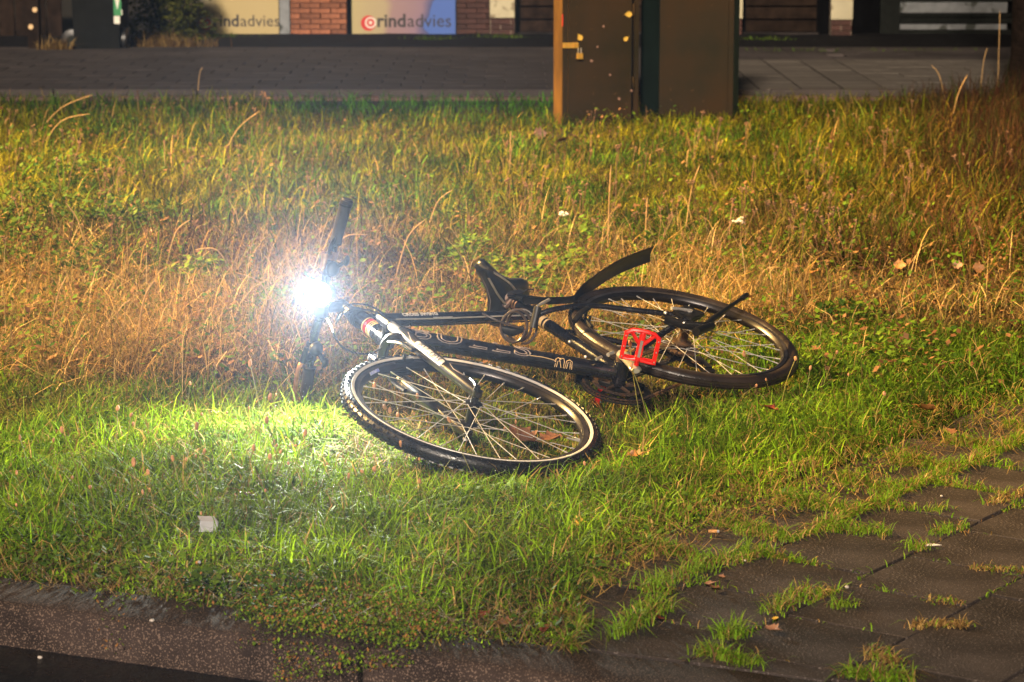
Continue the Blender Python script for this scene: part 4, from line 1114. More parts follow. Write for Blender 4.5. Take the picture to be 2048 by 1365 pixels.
EDGE_L = np.array([(-900, 1010), (-400, 1100), (0, 1166), (300, 1198), (560, 1236), (700, 1258), (860, 1288), (1000, 1296), (1185, 1300)])
def grass_edge(u):
    a = np.interp(u, EDGE_L[:, 0], EDGE_L[:, 1]); b_ = edge_v(u)
    return np.where(u < 1130, a, b_)
def scatter(n, v0, v1, u0=-320, u1=2480, power=1.0):
    n = int(n * 1.2)
    # ground points, denser near the camera as its picture shows them; then everything off the verge is dropped
    y0 = G(1024, v1).y; y1 = G(1024, v0).y
    t = rng.random(n); y = 1 / (1 / y1 + (1 / y0 - 1 / y1) * t)
    zc = y * _c + CAM_H * _s
    u = u0 + (u1 - u0) * rng.random(n)
    x = (u - 1024) / FPX * zc
    return x, y
BIKE_SEG = [(-.09, 6.62, .42), (.516, 7.55, .36), (.2, 7.1, .25), (-.28, 7.0, .22), (.1, 7.45, .2)]
def under_bike(x, y):
    m = np.zeros(len(x), bool)
    for (cx, cy, r) in BIKE_SEG: m |= (x - cx) ** 2 + (y - cy) ** 2 < r * r
    return m
def mixcol(c0, c1, t): return np.asarray(c0)[None, :] * (1 - t[:, None]) + np.asarray(c1)[None, :] * t[:, None]

def blades(name, x, y, h, w, lean, col, m, nseg=2, curl=.25, z=-.012, az=None, label=None, kind='stuff', parent=None, origin=None, droop=2.0):
    n = len(x)
    if az is None: az = rng.random(n) * 2 * PI
    wa = az + PI / 2 + rng.normal(0, .6, n)
    dx, dy = np.cos(az), np.sin(az); wx_, wy_ = np.cos(wa), np.sin(wa)
    rows = []
    for k in range(nseg + 1):
        t = k / nseg
        hor = lean * h * t ** droop; ver = h * t * np.sqrt(np.clip(1 - (lean * t ** (droop - 1)) ** 2 * .55, .08, 1)) - curl * h * np.clip(lean, 0, 1) * t ** 3
        cx = x + dx * hor; cy = y + dy * hor; cz = z + ver
        if k < nseg:
            ww = w * .5 * (1 - t * t * .8) * (1 if k else .8)
            rows.append(np.stack([cx - wx_ * ww, cy - wy_ * ww, cz], 1)); rows.append(np.stack([cx + wx_ * ww, cy + wy_ * ww, cz], 1))
        else: rows.append(np.stack([cx, cy, cz], 1))
    V_ = np.stack(rows, 1); nv = V_.shape[1]
    if origin is not None: V_ = V_ - np.asarray(origin)[None, None, :]
    quads = [(2*k, 2*k+1, 2*k+3, 2*k+2) for k in range(nseg - 1)]
    tri = (2*nseg-2, 2*nseg-1, 2*nseg)
    base = (np.arange(n) * nv)[:, None]
    li = np.concatenate([base + np.array([i for q in quads for i in q] + list(tri))[None, :]], 1).ravel()
    sizes = np.tile(np.array([4] * len(quads) + [3]), n)
    me = bpy.data.meshes.new(name)
    me.vertices.add(n * nv); me.vertices.foreach_set('co', V_.astype(np.float32).ravel())
    me.loops.add(len(li)); me.loops.foreach_set('vertex_index', li.astype(np.int32))
    me.polygons.add(len(sizes)); st = np.concatenate([[0], np.cumsum(sizes)[:-1]])
    me.polygons.foreach_set('loop_start', st.astype(np.int32))
    me.polygons.foreach_set('use_smooth', np.ones(len(sizes), bool))
    me.update(calc_edges=True)
    at = me.attributes.new('tint', 'FLOAT_COLOR', 'POINT')
    c4 = np.ones((n, nv, 4), np.float32); c4[:, :, :3] = col[:, None, :]
    at.data.foreach_set('color', c4.ravel())
    o = link(name, me, m, parent)
    if origin is not None: o.location = origin
    if kind: tag(o, label, kind=kind)
    return o

GREEN = (.125, .27, .007); BRIGHT = (.29, .47, .014); DARKG = (.015, .055, .006); OLIVE = (.130, .150, .004); YELLOW = (.34, .31, .010)
STRAW = (.50, .33, .11); ORANGE = (.42, .22, .065); BROWN = (.15, .075, .035); REDB = (.15, .045, .022); PALE = (.55, .38, .17)

def palette(x, y, u, v, dry):
    # how dry the verge is: the short grass by the kerb is fresh, the uncut middle is straw, the back is olive
    n = len(x)
    f = fbm(x, y, .55, 3); g = fbm(x, y, .22, 8); r = rng.random(n)
    fresh = np.clip((v - 765 - 150 * (f - .5) * 2) / 130, 0, 1) * np.where(rng.random(n) < .12, .2, 1)
    fresh = np.maximum(fresh, np.clip((u - 1280) / 160, 0, 1) * np.clip((v - 650 - 120 * (f - .5)) / 60, 0, 1))
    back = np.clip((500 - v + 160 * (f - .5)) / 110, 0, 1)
    lawn = np.clip((236 - v) / 14, 0, 1) * np.clip((u - 540) / 60, 0, 1) * np.clip((1140 - u) / 40, 0, 1)
    c_f = mixcol(GREEN, BRIGHT, np.clip(g * 1.3 - .1, 0, 1)); c_f = np.where((r < .12)[:, None], np.asarray(STRAW)[None], c_f)
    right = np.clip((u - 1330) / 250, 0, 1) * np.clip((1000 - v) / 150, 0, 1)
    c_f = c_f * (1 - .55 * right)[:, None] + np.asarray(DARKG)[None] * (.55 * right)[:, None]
    f2 = np.clip((fbm(x, y, .34, 77) - .5) * 1.7 + .5, 0, 1)
    c_m = mixcol(STRAW, BROWN, rng.random(n)) * .62; c_m = np.where((r < .34 + 1.3 * (f2 - .5))[:, None], mixcol(OLIVE, GREEN, rng.random(n)) * .75, c_m); c_m = np.where((r > .80)[:, None], np.asarray(BROWN)[None] * .6, c_m)
    c_b = mixcol(OLIVE, YELLOW, np.clip(f * 1.5 - .25, 0, 1)); c_b = np.where((r < .36 + 1.2 * (f2 - .5))[:, None], mixcol(GREEN, DARKG, g), c_b); c_b = np.where((r > .87)[:, None], mixcol(BROWN, STRAW, rng.random(n) ** 2), c_b)
    c = c_m * (1 - fresh)[:, None] + c_f * fresh[:, None]
    c = c * (1 - back)[:, None] + c_b * back[:, None]
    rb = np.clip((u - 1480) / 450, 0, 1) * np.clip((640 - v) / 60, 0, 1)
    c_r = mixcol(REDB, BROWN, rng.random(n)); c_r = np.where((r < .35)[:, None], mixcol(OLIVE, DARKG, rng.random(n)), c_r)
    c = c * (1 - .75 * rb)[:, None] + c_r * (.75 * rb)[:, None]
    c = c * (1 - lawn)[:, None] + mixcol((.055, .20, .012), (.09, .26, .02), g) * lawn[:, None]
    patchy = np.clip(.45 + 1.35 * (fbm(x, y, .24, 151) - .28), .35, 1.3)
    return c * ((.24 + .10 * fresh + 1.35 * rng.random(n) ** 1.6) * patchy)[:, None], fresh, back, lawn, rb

def keep_verge(x, y, ragged=26):
    u, v = uv_of(x, y); e = grass_edge(u) + ragged * (fbm(x, y, .12, 21) - .55) * 2
    return (v < e) & (kerb_side(x, y) > .05) & (y < 17.72)

# short turf
x, y = scatter(215000, 198, 1310); u, v = uv_of(x, y); thin = 1 - .62 * np.clip((u - 820) / 120, 0, 1) * np.clip((1260 - u) / 60, 0, 1) * np.clip((v - 1110) / 60, 0, 1) - .45 * np.clip((u - 1230) / 80, 0, 1) * np.clip((v - (edge_v(u) - 110)) / 60, 0, 1)
k = keep_verge(x, y, 45) & (rng.random(len(x)) < np.clip(fbm(x, y, .10, 71) * 2.4 - .35, .18, 1) * thin); x, y = x[k], y[k]; u, v = uv_of(x, y)
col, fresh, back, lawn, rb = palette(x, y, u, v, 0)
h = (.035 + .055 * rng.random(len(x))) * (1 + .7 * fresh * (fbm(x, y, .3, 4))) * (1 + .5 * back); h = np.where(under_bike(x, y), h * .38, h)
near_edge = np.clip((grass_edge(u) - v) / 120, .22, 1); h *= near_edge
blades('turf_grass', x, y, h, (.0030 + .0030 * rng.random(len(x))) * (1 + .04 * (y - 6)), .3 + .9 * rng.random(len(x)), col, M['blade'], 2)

# longer fresh blades by the kerb and round the bicycle
x, y = scatter(105000, 640, 1310); k = keep_verge(x, y); x, y = x[k], y[k]; u, v = uv_of(x, y)
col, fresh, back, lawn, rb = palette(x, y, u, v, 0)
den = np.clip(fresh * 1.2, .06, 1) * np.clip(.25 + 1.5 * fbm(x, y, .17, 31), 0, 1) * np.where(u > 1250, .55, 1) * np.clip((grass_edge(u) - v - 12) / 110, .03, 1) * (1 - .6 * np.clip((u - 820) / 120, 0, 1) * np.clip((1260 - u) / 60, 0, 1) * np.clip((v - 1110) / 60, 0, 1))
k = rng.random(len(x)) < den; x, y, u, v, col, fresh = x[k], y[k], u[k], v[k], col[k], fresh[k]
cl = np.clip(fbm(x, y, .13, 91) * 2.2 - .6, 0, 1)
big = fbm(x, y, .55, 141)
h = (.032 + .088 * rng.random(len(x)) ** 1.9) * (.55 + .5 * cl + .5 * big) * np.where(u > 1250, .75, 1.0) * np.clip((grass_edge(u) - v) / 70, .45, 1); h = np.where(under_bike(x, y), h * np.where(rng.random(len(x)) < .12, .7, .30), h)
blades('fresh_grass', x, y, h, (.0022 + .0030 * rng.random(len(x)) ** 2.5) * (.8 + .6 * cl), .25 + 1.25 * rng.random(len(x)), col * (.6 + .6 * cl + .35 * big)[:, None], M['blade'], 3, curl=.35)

# uncut dry grass behind the bicycle: thin straw stems leaning every way
x, y = scatter(98000, 455, 825); k = keep_verge(x, y) & ~under_bike(x, y); x, y = x[k], y[k]; u, v = uv_of(x, y)
f = fbm(x, y, .42, 41); zone = np.clip(1.15 - np.clip((u - 1480) / 300, 0, 1) * 1.0, .22, 1) * np.clip((800 - v) / 60, .1, 1) * np.clip((v - 455) / 60, .1, 1)
zone *= np.where((u > 1300) & (v > 640), .15, 1)
k = rng.random(len(x)) < np.clip(f * 2.6 - .75, .07, 1) * zone; x, y, u, v = x[k], y[k], u[k], v[k]
n = len(x); r = rng.random(n); col = mixcol(STRAW, ORANGE, rng.random(n)); col = np.where((r > .66)[:, None], np.asarray(PALE)[None], col); col = np.where((r < .14)[:, None], mixcol(OLIVE, GREEN, rng.random(n)), col)
h = .06 + .26 * rng.random(n) ** 1.7; h *= np.where((y < 7.25), .6, 1)
blades('straw_grass', x, y, h, .0016 + .0022 * rng.random(n) ** 2, .25 + 1.5 * rng.random(n), col * ((.30 + 1.15 * rng.random(n) ** 1.4) * np.clip(.4 + 1.3 * (fbm(x, y, .28, 161) - .2), .4, 1.25))[:, None], M['straw'], 4, curl=.45, droop=1.6)

# tall mixed grass in the back half of the verge
x, y = scatter(92000, 205, 540); k = keep_verge(x, y); x, y = x[k], y[k]; u, v = uv_of(x, y)
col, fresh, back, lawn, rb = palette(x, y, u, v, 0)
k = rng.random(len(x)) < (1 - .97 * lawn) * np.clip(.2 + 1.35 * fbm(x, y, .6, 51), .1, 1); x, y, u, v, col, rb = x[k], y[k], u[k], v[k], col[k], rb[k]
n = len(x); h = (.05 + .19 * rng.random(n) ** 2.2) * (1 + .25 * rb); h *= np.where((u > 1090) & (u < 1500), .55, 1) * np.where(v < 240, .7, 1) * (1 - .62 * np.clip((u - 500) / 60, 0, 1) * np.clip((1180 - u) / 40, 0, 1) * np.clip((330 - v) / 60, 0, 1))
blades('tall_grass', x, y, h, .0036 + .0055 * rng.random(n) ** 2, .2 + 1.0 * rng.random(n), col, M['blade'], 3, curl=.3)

# small leaves of clover, yarrow and other herbs among the blades, in patches
x, y = scatter(90000, 235, 1290); k = keep_verge(x, y, 40) & ~under_bike(x, y); x, y = x[k], y[k]; u, v = uv_of(x, y)
k = rng.random(len(x)) < np.clip(fbm(x, y, .32, 81) * 3.4 - 1.45, 0, 1) * np.where(v > 780, .55, 1) * np.where((v < 300) & (u > 520) & (u < 1150), .2, 1); x, y, u, v = x[k], y[k], u[k], v[k]; n = len(x)
Z = rng.random(n) ** 1.2 * np.where(v > 780, .045, .12); az = rng.random(n) * 6.28; pit = rng.uniform(-.3, .8, n); L_ = (.012 + .016 * rng.random(n)) * np.where(v > 780, .8, 1.15); W_ = L_ * (.22 + .2 * rng.random(n))
d_ = np.stack([np.cos(az) * np.cos(pit), np.sin(az) * np.cos(pit), np.sin(pit)], 1); s_ = np.stack([-np.sin(az), np.cos(az), rng.uniform(-.5, .5, n)], 1); P0 = np.stack([x, y, Z], 1)
Q = np.stack([P0, P0 + d_ * L_[:, None] * .5 + s_ * W_[:, None], P0 + d_ * L_[:, None], P0 + d_ * L_[:, None] * .5 - s_ * W_[:, None]], 1)
me = bpy.data.meshes.new('herb_leaves'); me.from_pydata(Q.reshape(-1, 3).tolist(), [], [(4*i, 4*i+1, 4*i+2, 4*i+3) for i in range(n)])
cc = mixcol((.028, .070, .010), (.12, .20, .016), rng.random(n)); r = rng.random(n); cc = np.where(((r < .30) & (v < 780))[:, None], mixcol((.12, .055, .028), (.28, .15, .07), rng.random(n)), cc)
at = me.attributes.new('tint', 'FLOAT_COLOR', 'POINT'); c4 = np.ones((n, 4, 4), np.float32); c4[:, :, :3] = cc[:, None, :]; at.data.foreach_set('color', c4.ravel())
tag(link('herb_leaves', me, M['leafy']), kind='stuff')

# grass creeping over the slabs along their joints, thinning away from the verge
n = 150000; uu = rng.uniform(1120, 2150, n); vv = edge_v(uu) + 330 * rng.random(n) ** 1.5 - 20
pp = np.array([[*G(a_1, b_1)[:2]] for a_1, b_1 in zip(uu, vv)]); rx, ry = pp[:, 0] - T0.x, pp[:, 1] - T0.y
ta = (rx * TE1.x + ry * TE1.y) / TS; tb = (rx * TE2.x + ry * TE2.y) / TS; colm = np.floor(ta); tb2 = tb - np.where(colm % 2 != 0, .36, 0)
da = np.abs(ta - np.round(ta)) * TS; db = np.abs(tb2 - np.round(tb2)) * TS; dj = np.minimum(da, db)
far_ = np.clip((vv - edge_v(uu)) / 150, 0, 1); patch = fbm(pp[:, 0], pp[:, 1], .16, 111)
k = (dj < .006 + .022 * (1 - far_) * patch) & (rng.random(n) < np.clip(1.25 - far_ * 1.25 + (patch - .55) * 3.4, .06, 1)) & (kerb_side(pp[:, 0], pp[:, 1]) > KW - .01)
x, y, fa = pp[k, 0], pp[k, 1], far_[k]; n = len(x); r = rng.random(n)
col = np.where((r < .68)[:, None], mixcol(GREEN, (.20, .30, .02), rng.random(n)), mixcol(STRAW, BROWN, rng.random(n))) * (.6 + .6 * rng.random(n))[:, None]
blades('joint_grass', x, y, (.016 + .045 * rng.random(n) ** 1.6) * (1.15 - .5 * fa), .0020 + .0022 * rng.random(n), .35 + 1.1 * rng.random(n), col, M['blade'], 3, curl=.35, z=-.008)
# dead stems and thatch lying flat on soil and slab edges
x, y = scatter(26000, 240, 1320); u, v = uv_of(x, y); k = (v < grass_edge(u) + 45 * fbm(x, y, .2, 121)) & (kerb_side(x, y) > KW * .75); x, y = x[k], y[k]; n = len(x)
blades('dead_thatch', x, y, .03 + .06 * rng.random(n), .0016 + .0014 * rng.random(n), 1.2 + .8 * rng.random(n), mixcol(STRAW, BROWN, rng.random(n)) * (.5 + .5 * rng.random(n))[:, None], M['straw'], 2, curl=.2, z=.002)

# dark reddish undergrowth at the right, in front of the tree
x, y = scatter(34000, 185, 430, 1720, 2480); k = y < 17.72; x, y = x[k], y[k]; u, v = uv_of(x, y)
k = rng.random(len(x)) < np.clip((u - 1740) / 260, 0, 1) * np.clip((440 - v) / 120, 0, 1) * np.clip(.2 + 1.4 * fbm(x, y, .4, 61), 0, 1); x, y, u = x[k], y[k], u[k]; n = len(x)
col = mixcol(REDB, BROWN, rng.random(n)) * (.10 + .38 * rng.random(n) ** 1.5)[:, None]; col = np.where((rng.random(n) < .25)[:, None], np.asarray((.022, .028, .005))[None], col)
blades('red_brown_undergrowth', x, y, .08 + .26 * rng.random(n) ** 1.5 * np.clip((u - 1700) / 300, .3, 1), .0030 + .003 * rng.random(n), .1 + .6 * rng.random(n), col, M['straw'], 3, curl=.15)

# single long arching stalks
def stalk(px, py, tipu, tipv, hgt, name='grass_stalk'):
    p = G(px, py); q = AtY(tipu, tipv, p.y - .02)
    return p, q
STALKS = [(75, 268, 185, 190, 'bright straw stalk slanting to the right at the upper left corner of the verge'), (80, 300, 180, 228, 'thin stalk just below the bright slanting one at upper left'), (440, 330, 520, 222, 'stalk arching right above the dry grass at upper left'), (395, 190, 405, 135, 'seeding stalk standing against the far footpath left of the signs'), (1020, 350, 1022, 262, 'upright stalk in front of the left cabinet with a hooked tip'), (650, 540, 735, 470, 'stalk rising just right of the headlight'), (790, 560, 850, 440, 'long straight stalk leaning right between headlight and saddle'), (705, 560, 655, 520, 'short stalk leaning left beside the headlight glow'), (180, 540, 130, 405, 'stalk among the dark weeds leaning left'), (330, 545, 380, 440, 'stalk leaning right in the dry grass left of the upper grip'), (1372, 345, 1380, 300, 'short stalk below the right edge of the right cabinet'), (1370, 470, 1400, 330, 'stalk above the tip of the mudguard'), (270, 720, 310, 560, 'reddish stalk leaning right in the dry grass at left'), (100, 680, 135, 550, 'thin stalk near the left picture edge in the dry grass'), (560, 640, 470, 545, 'stalk arching left from below the headlight'), (1890, 200, 1862, 130, 'left stalk of the tall group against the right footpath'), (1960, 190, 1975, 95, 'middle stalk of the tall group against the right footpath'), (1995, 190, 2000, 20, 'tallest stalk beside the tree trunk'), (1900, 260, 1935, 150, 'stalk leaning right in front of the dark undergrowth'), (1505, 585, 1560, 535, 'pale stalk slanting right above the end of the kickstand'), (850, 480, 905, 380, 'stalk leaning right in the olive grass above the saddle'), (1290, 520, 1295, 395, 'stiff upright stalk behind the mudguard tip'), (1215, 520, 1222, 330, 'tall upright stalk behind the middle of the mudguard'), (470, 560, 390, 500, 'stalk bending left in the straw left of the upper grip'), (220, 700, 260, 600, 'short stalk in the dry grass at lower left of the straw')]
M['stalk'] = mat('pale_stalk', (.42, .25, .09), .6, var=.25, scale=30)
for (pu, pv, tu, tv, label) in STALKS:
    p = G(pu, pv); q = AtY(tu, tv, p.y + .01)
    if q.z < .04: continue
    mid = p.lerp(q, .55) + V((0, 0, .02 + .03 * random.random())) + V((-(q.x - p.x) * .12, 0, 0))
    P3 = catmull([p, mid, q], 4); b = MB(); b.tube([c - p for c in P3], [.0019 + .0009 * (p.y / 14)] * (len(P3) - 1) + [.0008], 5)
    o = b.build('grass_stalk', M['stalk']); o.location = p; tag(o, label, 'grass stalk', 'long dry grass stalks')


# low seed heads on thin stems in the fresh grass
M['seed'] = mat('brown_seed_head', (.48, .23, .11), .7, var=.4, scale=60, bump=.4, bscale=300, rand=.35)
M['stem'] = mat('olive_stem', (.22, .20, .05), .6, var=.2, scale=30, rand=.2)
def seed_meshes():
    out = []
    for k in range(4):
        h = .075 + .035 * k; lx = random.uniform(-.25, .25) * h; ly = random.uniform(-.2, .2) * h
        b = MB(); b.cur = 1; b.tube(catmull([(0, 0, -.01), (lx * .3, ly * .3, h * .55), (lx, ly, h)], 3), .0010, 4); b.cur = 0
        b.ball((lx * 1.05, ly * 1.05, h + .006), .0050, 7, 6, (1, 1, 1.7)); 
        out.append(b.mesh('plantain_seed_head'))
    return out
sm = seed_meshes()
SEEDS = [(rng.uniform(30, 870), rng.uniform(850, 1090)) for _ in range(56)] + [(1280, 840), (1500, 800), (1640, 790), (1300, 860), (1545, 820), (1600, 835), (1690, 830), (1720, 790), (1750, 860), (1560, 830), (1470, 810), (1800, 780), (760, 900), (775, 905), (790, 885), (800, 890), (745, 895), (815, 905), (1000, 900), (870, 870), (1040, 925), (960, 985), (1190, 1020), (1240, 1010)]
for (u_, v_) in SEEDS:
    p = G(u_, v_); o = link('plantain_stalk', sm[random.randrange(4)], [M['seed'], M['stem']]); o.location = p; o.rotation_euler = (0, 0, random.uniform(0, 6.28)); s_ = random.uniform(.5, 1.15); o.scale = (s_ * random.uniform(.8, 1.1), s_, s_ * random.uniform(.7, 1.3)); o.rotation_euler.x = random.gauss(0, .22)
    tag(o, 'small brown seed head on a thin stem in the short green grass', 'seed head', 'brown seed heads in the green grass')

# withered flowering weeds, each a few stiff stems with clustered brown heads
M['umbel'] = mat('withered_flower', (.20, .105, .065), .8, var=.45, scale=50, rand=.35)
M['weed_stem'] = mat('brown_weed_stem', (.11, .055, .025), .7, var=.3, scale=30, rand=.3)
def weed_mesh(k):
    b = MB(); nst = 1 + k % 3
    for s in range(nst):
        h = .22 + .13 * random.random(); lx, ly = random.gauss(0, .05), random.gauss(0, .05)
        b.cur = 1; b.tube(catmull([(lx * .1, ly * .1, -.01), (lx * .5, ly * .5, h * .6), (lx, ly, h)], 3), .0018, 4)
        for j in range(6):
            a = random.uniform(0, 6.28); rr = random.uniform(.004, .024); e = (lx + rr * math.cos(a), ly + rr * math.sin(a), h + random.uniform(.0, .02))
            b.cur = 1; b.tube([(lx, ly, h - .02), e], .0009, 3, cap=False); b.cur = 0; b.ball(e, random.uniform(.004, .0075), 6, 4, (1, 1, .7))
    return b.mesh('withered_weed')
wm = [weed_mesh(k) for k in range(6)]
WEEDS = [(65, 300, 'leftmost withered weed with a broad tan flower head above the dark weeds'), (125, 385, 'withered weed with pinkish heads left of the dark leafy patch'), (205, 392, 'withered weed with two pale heads right of the pinkish one'), (25, 540, 'withered brown weed at the left picture edge among dark leaves'), (215, 520, 'withered reddish weed rising from the dark leafy patch'), (20, 380, 'withered weed with small heads cut by the left picture edge'), (620, 420, 'withered weed just left of the upper handlebar grip'), (1010, 420, 'withered weed in the olive grass above the saddle nose'), (1160, 450, 'withered weed left of the mudguard tip'), (1290, 470, 'cluster of withered weeds straight above the mudguard tip'), (1405, 440, 'withered weed with pale tufts above the rear wheel'), (1480, 480, 'withered weed beside the white flower above the rear wheel'), (1540, 470, 'withered weed with loose heads above the end of the kickstand'), (1600, 500, 'withered weed in the brown patch right of the rear wheel'), (1690, 520, 'withered weed among the dark grass above the small fallen leaves'), (1320, 350, 'withered weed standing just below the right cabinet'), (1230, 380, 'withered weed below the gap between the cabinets'), (520, 260, 'withered weed at the back of the verge below the cream sign'), (300, 250, 'withered weed at the back of the verge below the shrub'), (1800, 440, 'reddish withered weed in front of the dark undergrowth at right')]
for i, (u_, v_, label) in enumerate(WEEDS):
    p = G(u_, min(v_ + 30, 1200)); o = link('withered_weed', wm[i % 6], [M['umbel'], M['weed_stem']]); o.location = p; o.rotation_euler = (random.gauss(0, .12), random.gauss(0, .12), random.uniform(0, 6.28)); s_ = random.uniform(.65, .95); o.scale = (s_, s_, s_)
    tag(o, label, 'weed', 'withered weeds in the tall grass')
# the many smaller withered heads lost in the grass behind them, one mass
bmw = bmesh.new()
for i in range(230):
    u_, v_ = random.uniform(-40, 2090), random.uniform(255, 560)
    if 620 < u_ < 1120 and v_ < 330 or (v_ > 520 and u_ < 1000): continue
    p = G(u_, v_); s_ = random.uniform(.30, .62); tmp = wm[i % 6].copy(); tmp.transform(Matrix.Translation(p) @ Matrix.Rotation(random.uniform(0, 6.28), 4, 'Z') @ Matrix.Rotation(random.gauss(0, .2), 4, 'X') @ Matrix.Scale(s_, 4)); bmw.from_mesh(tmp); bpy.data.meshes.remove(tmp)
mw = bpy.data.meshes.new('withered_undergrowth'); bmw.to_mesh(mw); bmw.free(); mw.materials.clear()
tag(link('withered_undergrowth', mw, [M['umbel'], M['weed_stem']]), kind='stuff')

# leafy green weeds and dark herbs between the grasses
def leaf_clump(x0, y0, r, n, h, c0, c1, size, name, label, cat, group):
    a = rng.random(n) * 6.28; rr = r * np.sqrt(rng.random(n)); X = rr * np.cos(a); Y = rr * np.sin(a); Z = h * rng.random(n) ** .8 * (1 - .45 * (rr / r) ** 2)
    az = rng.random(n) * 6.28; pit = rng.uniform(-.2, .9, n); L_ = size * (.6 + .8 * rng.random(n)); W_ = L_ * .36
    d = np.stack([np.cos(az) * np.cos(pit), np.sin(az) * np.cos(pit), np.sin(pit)], 1); s_ = np.stack([-np.sin(az), np.cos(az), rng.uniform(-.4, .4, n)], 1)
    P0 = np.stack([X, Y, Z], 1); P = np.stack([P0, P0 + d * L_[:, None] * .5 + s_ * W_[:, None], P0 + d * L_[:, None], P0 + d * L_[:, None] * .5 - s_ * W_[:, None]], 1)
    me = bpy.data.meshes.new(name); me.from_pydata(P.reshape(-1, 3).tolist(), [], [(4*i, 4*i+1, 4*i+2, 4*i+3) for i in range(n)])
    at = me.attributes.new('tint', 'FLOAT_COLOR', 'POINT'); c = mixcol(c0, c1, rng.random(n)); c4 = np.ones((n, 4, 4), np.float32); c4[:, :, :3] = c[:, None, :]; at.data.foreach_set('color', c4.ravel())
    o = empty(name, (x0, y0, 0)); tag(link('leaves', me, M['leafy'], o), kind='stuff')
    b = MB()
    for i in range(0, n, max(1, n // 7)): b.tube([(X[i] * .2, Y[i] * .2, -.01), (X[i] * .8, Y[i] * .8, Z[i])], .0016, 4)
    tag(b.build('stems', M['stem'], o), kind='stuff'); tag(o, label, cat, group); return o
for (u_, v_, r, n, h, dark, label) in [(945, 545, .10, 260, .16, 0, 'light green weed just above the saddle nose'), (1105, 555, .16, 420, .13, 0, 'widest light green weed between saddle and mudguard'), (1060, 590, .12, 240, .10, 0, 'low light green weed right behind the saddle'), (560, 620, .09, 160, .08, 0, 'small light green weed left of the headlight'), (165, 560, .12, 260, .16, 1, 'dark leafy weed at the lower end of the left weed patch'), (70, 470, .22, 520, .24, 1, 'tall dark leafy weed near the left picture edge'), (200, 470, .25, 520, .20, 1, 'broad dark leafy weed in the middle of the left weed patch'), (20, 540, .22, 480, .22, 1, 'dark leafy weed cut by the left picture edge'), (300, 480, .2, 380, .18, 1, 'dark leafy weed at the right end of the left weed patch'), (900, 470, .16, 260, .12, 1, 'dark leafy weed left of the upright orange leaf'), (1700, 640, .12, 240, .07, 1, 'low dark weed on the bare patch right of the rear wheel'), (1160, 490, .10, 200, .12, 0, 'light green weed below the white flower above the saddle'), (1250, 590, .10, 200, .12, 0, 'light green weed under the raised mudguard'), (680, 440, .18, 300, .13, 1, 'dark leafy weed behind the upper handlebar grip'), (130, 380, .25, 380, .22, 1, 'dark leafy weed topping the left weed patch'), (400, 560, .12, 200, .10, 0, 'light green weed in the straw left of the bicycle'), (410, 1180, .05, 120, .03, 1, 'small dark weed beside the cigarette butt near the kerb'), (1000, 560, .08, 140, .10, 0, 'small light green weed touching the saddle')]:
    p = G(u_, v_); c0, c1 = ((.025, .070, .012), (.09, .14, .012)) if dark else ((.08, .18, .02), (.20, .26, .02))
    leaf_clump(p.x, p.y, r, n, h, c0, c1, .026, 'leafy_weed', label, 'weed', 'leafy weeds')
# broad plantain leaves just in front of the front wheel
for (u_, v_, n, label) in ((1085, 1000, 26, 'largest rosette of broad bright leaves in front of the front wheel'), (1150, 985, 18, 'rosette of broad leaves at the right end of the front tyre'), (1010, 1000, 16, 'rosette of broad leaves left of the largest one')):
    p = G(u_, v_); leaf_clump(p.x, p.y, .08, n, .02, (.13, .27, .03), (.17, .30, .04), .045, 'broad_leaf_weed', label, 'weed', 'broad leaved rosettes')

# shrub by the sign board and dry tuft under it
bp = AtY(335, 88, 23.6)
def bush(x0, y0, rx, ry, h, n, label):
    t = empty('shrub', (x0, y0, 0)); tag(t, label, 'shrub')
    P = []; C = []
    for i in range(n):
        a = random.uniform(0, 6.28); rr = math.sqrt(random.random()); z = h * random.random() ** .8
        sc = (1 - .5 * (z / h) ** 2) * (.8 + .35 * math.sin(5 * a + z * 9)); c = V((rx * rr * math.cos(a) * sc, ry * rr * math.sin(a) * sc, z))
        d_ = V((random.gauss(0, 1), random.gauss(0, 1), random.gauss(0, .7))).normalized(); e = d_.orthogonal().normalized(); l = random.uniform(.03, .06)
        P += [c, c + d_ * l * .5 + e * l * .3, c + d_ * l, c + d_ * l * .5 - e * l * .3]; C.append(random.random())
    me = bpy.data.meshes.new('crown'); me.from_pydata([tuple(p) for p in P], [], [(4*i, 4*i+1, 4*i+2, 4*i+3) for i in range(n)])
    at = me.attributes.new('tint', 'FLOAT_COLOR', 'POINT'); c4 = np.ones((n, 4, 4), np.float32); c4[:, :, :3] = mixcol((.025, .035, .008), (.10, .10, .015), np.array(C))[:, None, :]; at.data.foreach_set('color', c4.ravel())
    link('crown', me, M['leafy'], t); b = MB()
    for i in range(14):
        a = random.uniform(0, 6.28); b.tube([(.06 * math.cos(a), .06 * math.sin(a), -.02), (rx * .4 * math.cos(a), ry * .4 * math.sin(a), h * .5), (rx * .7 * math.cos(a), ry * .7 * math.sin(a), h * random.uniform(.5, .9))], [.009, .006, .003], 5)
    b.build('stems', M['bark'], t)
bush(bp.x, 23.8, .42, .35, .75, 3600, 'dark leafy shrub between the wheelie bin and the cream sign')
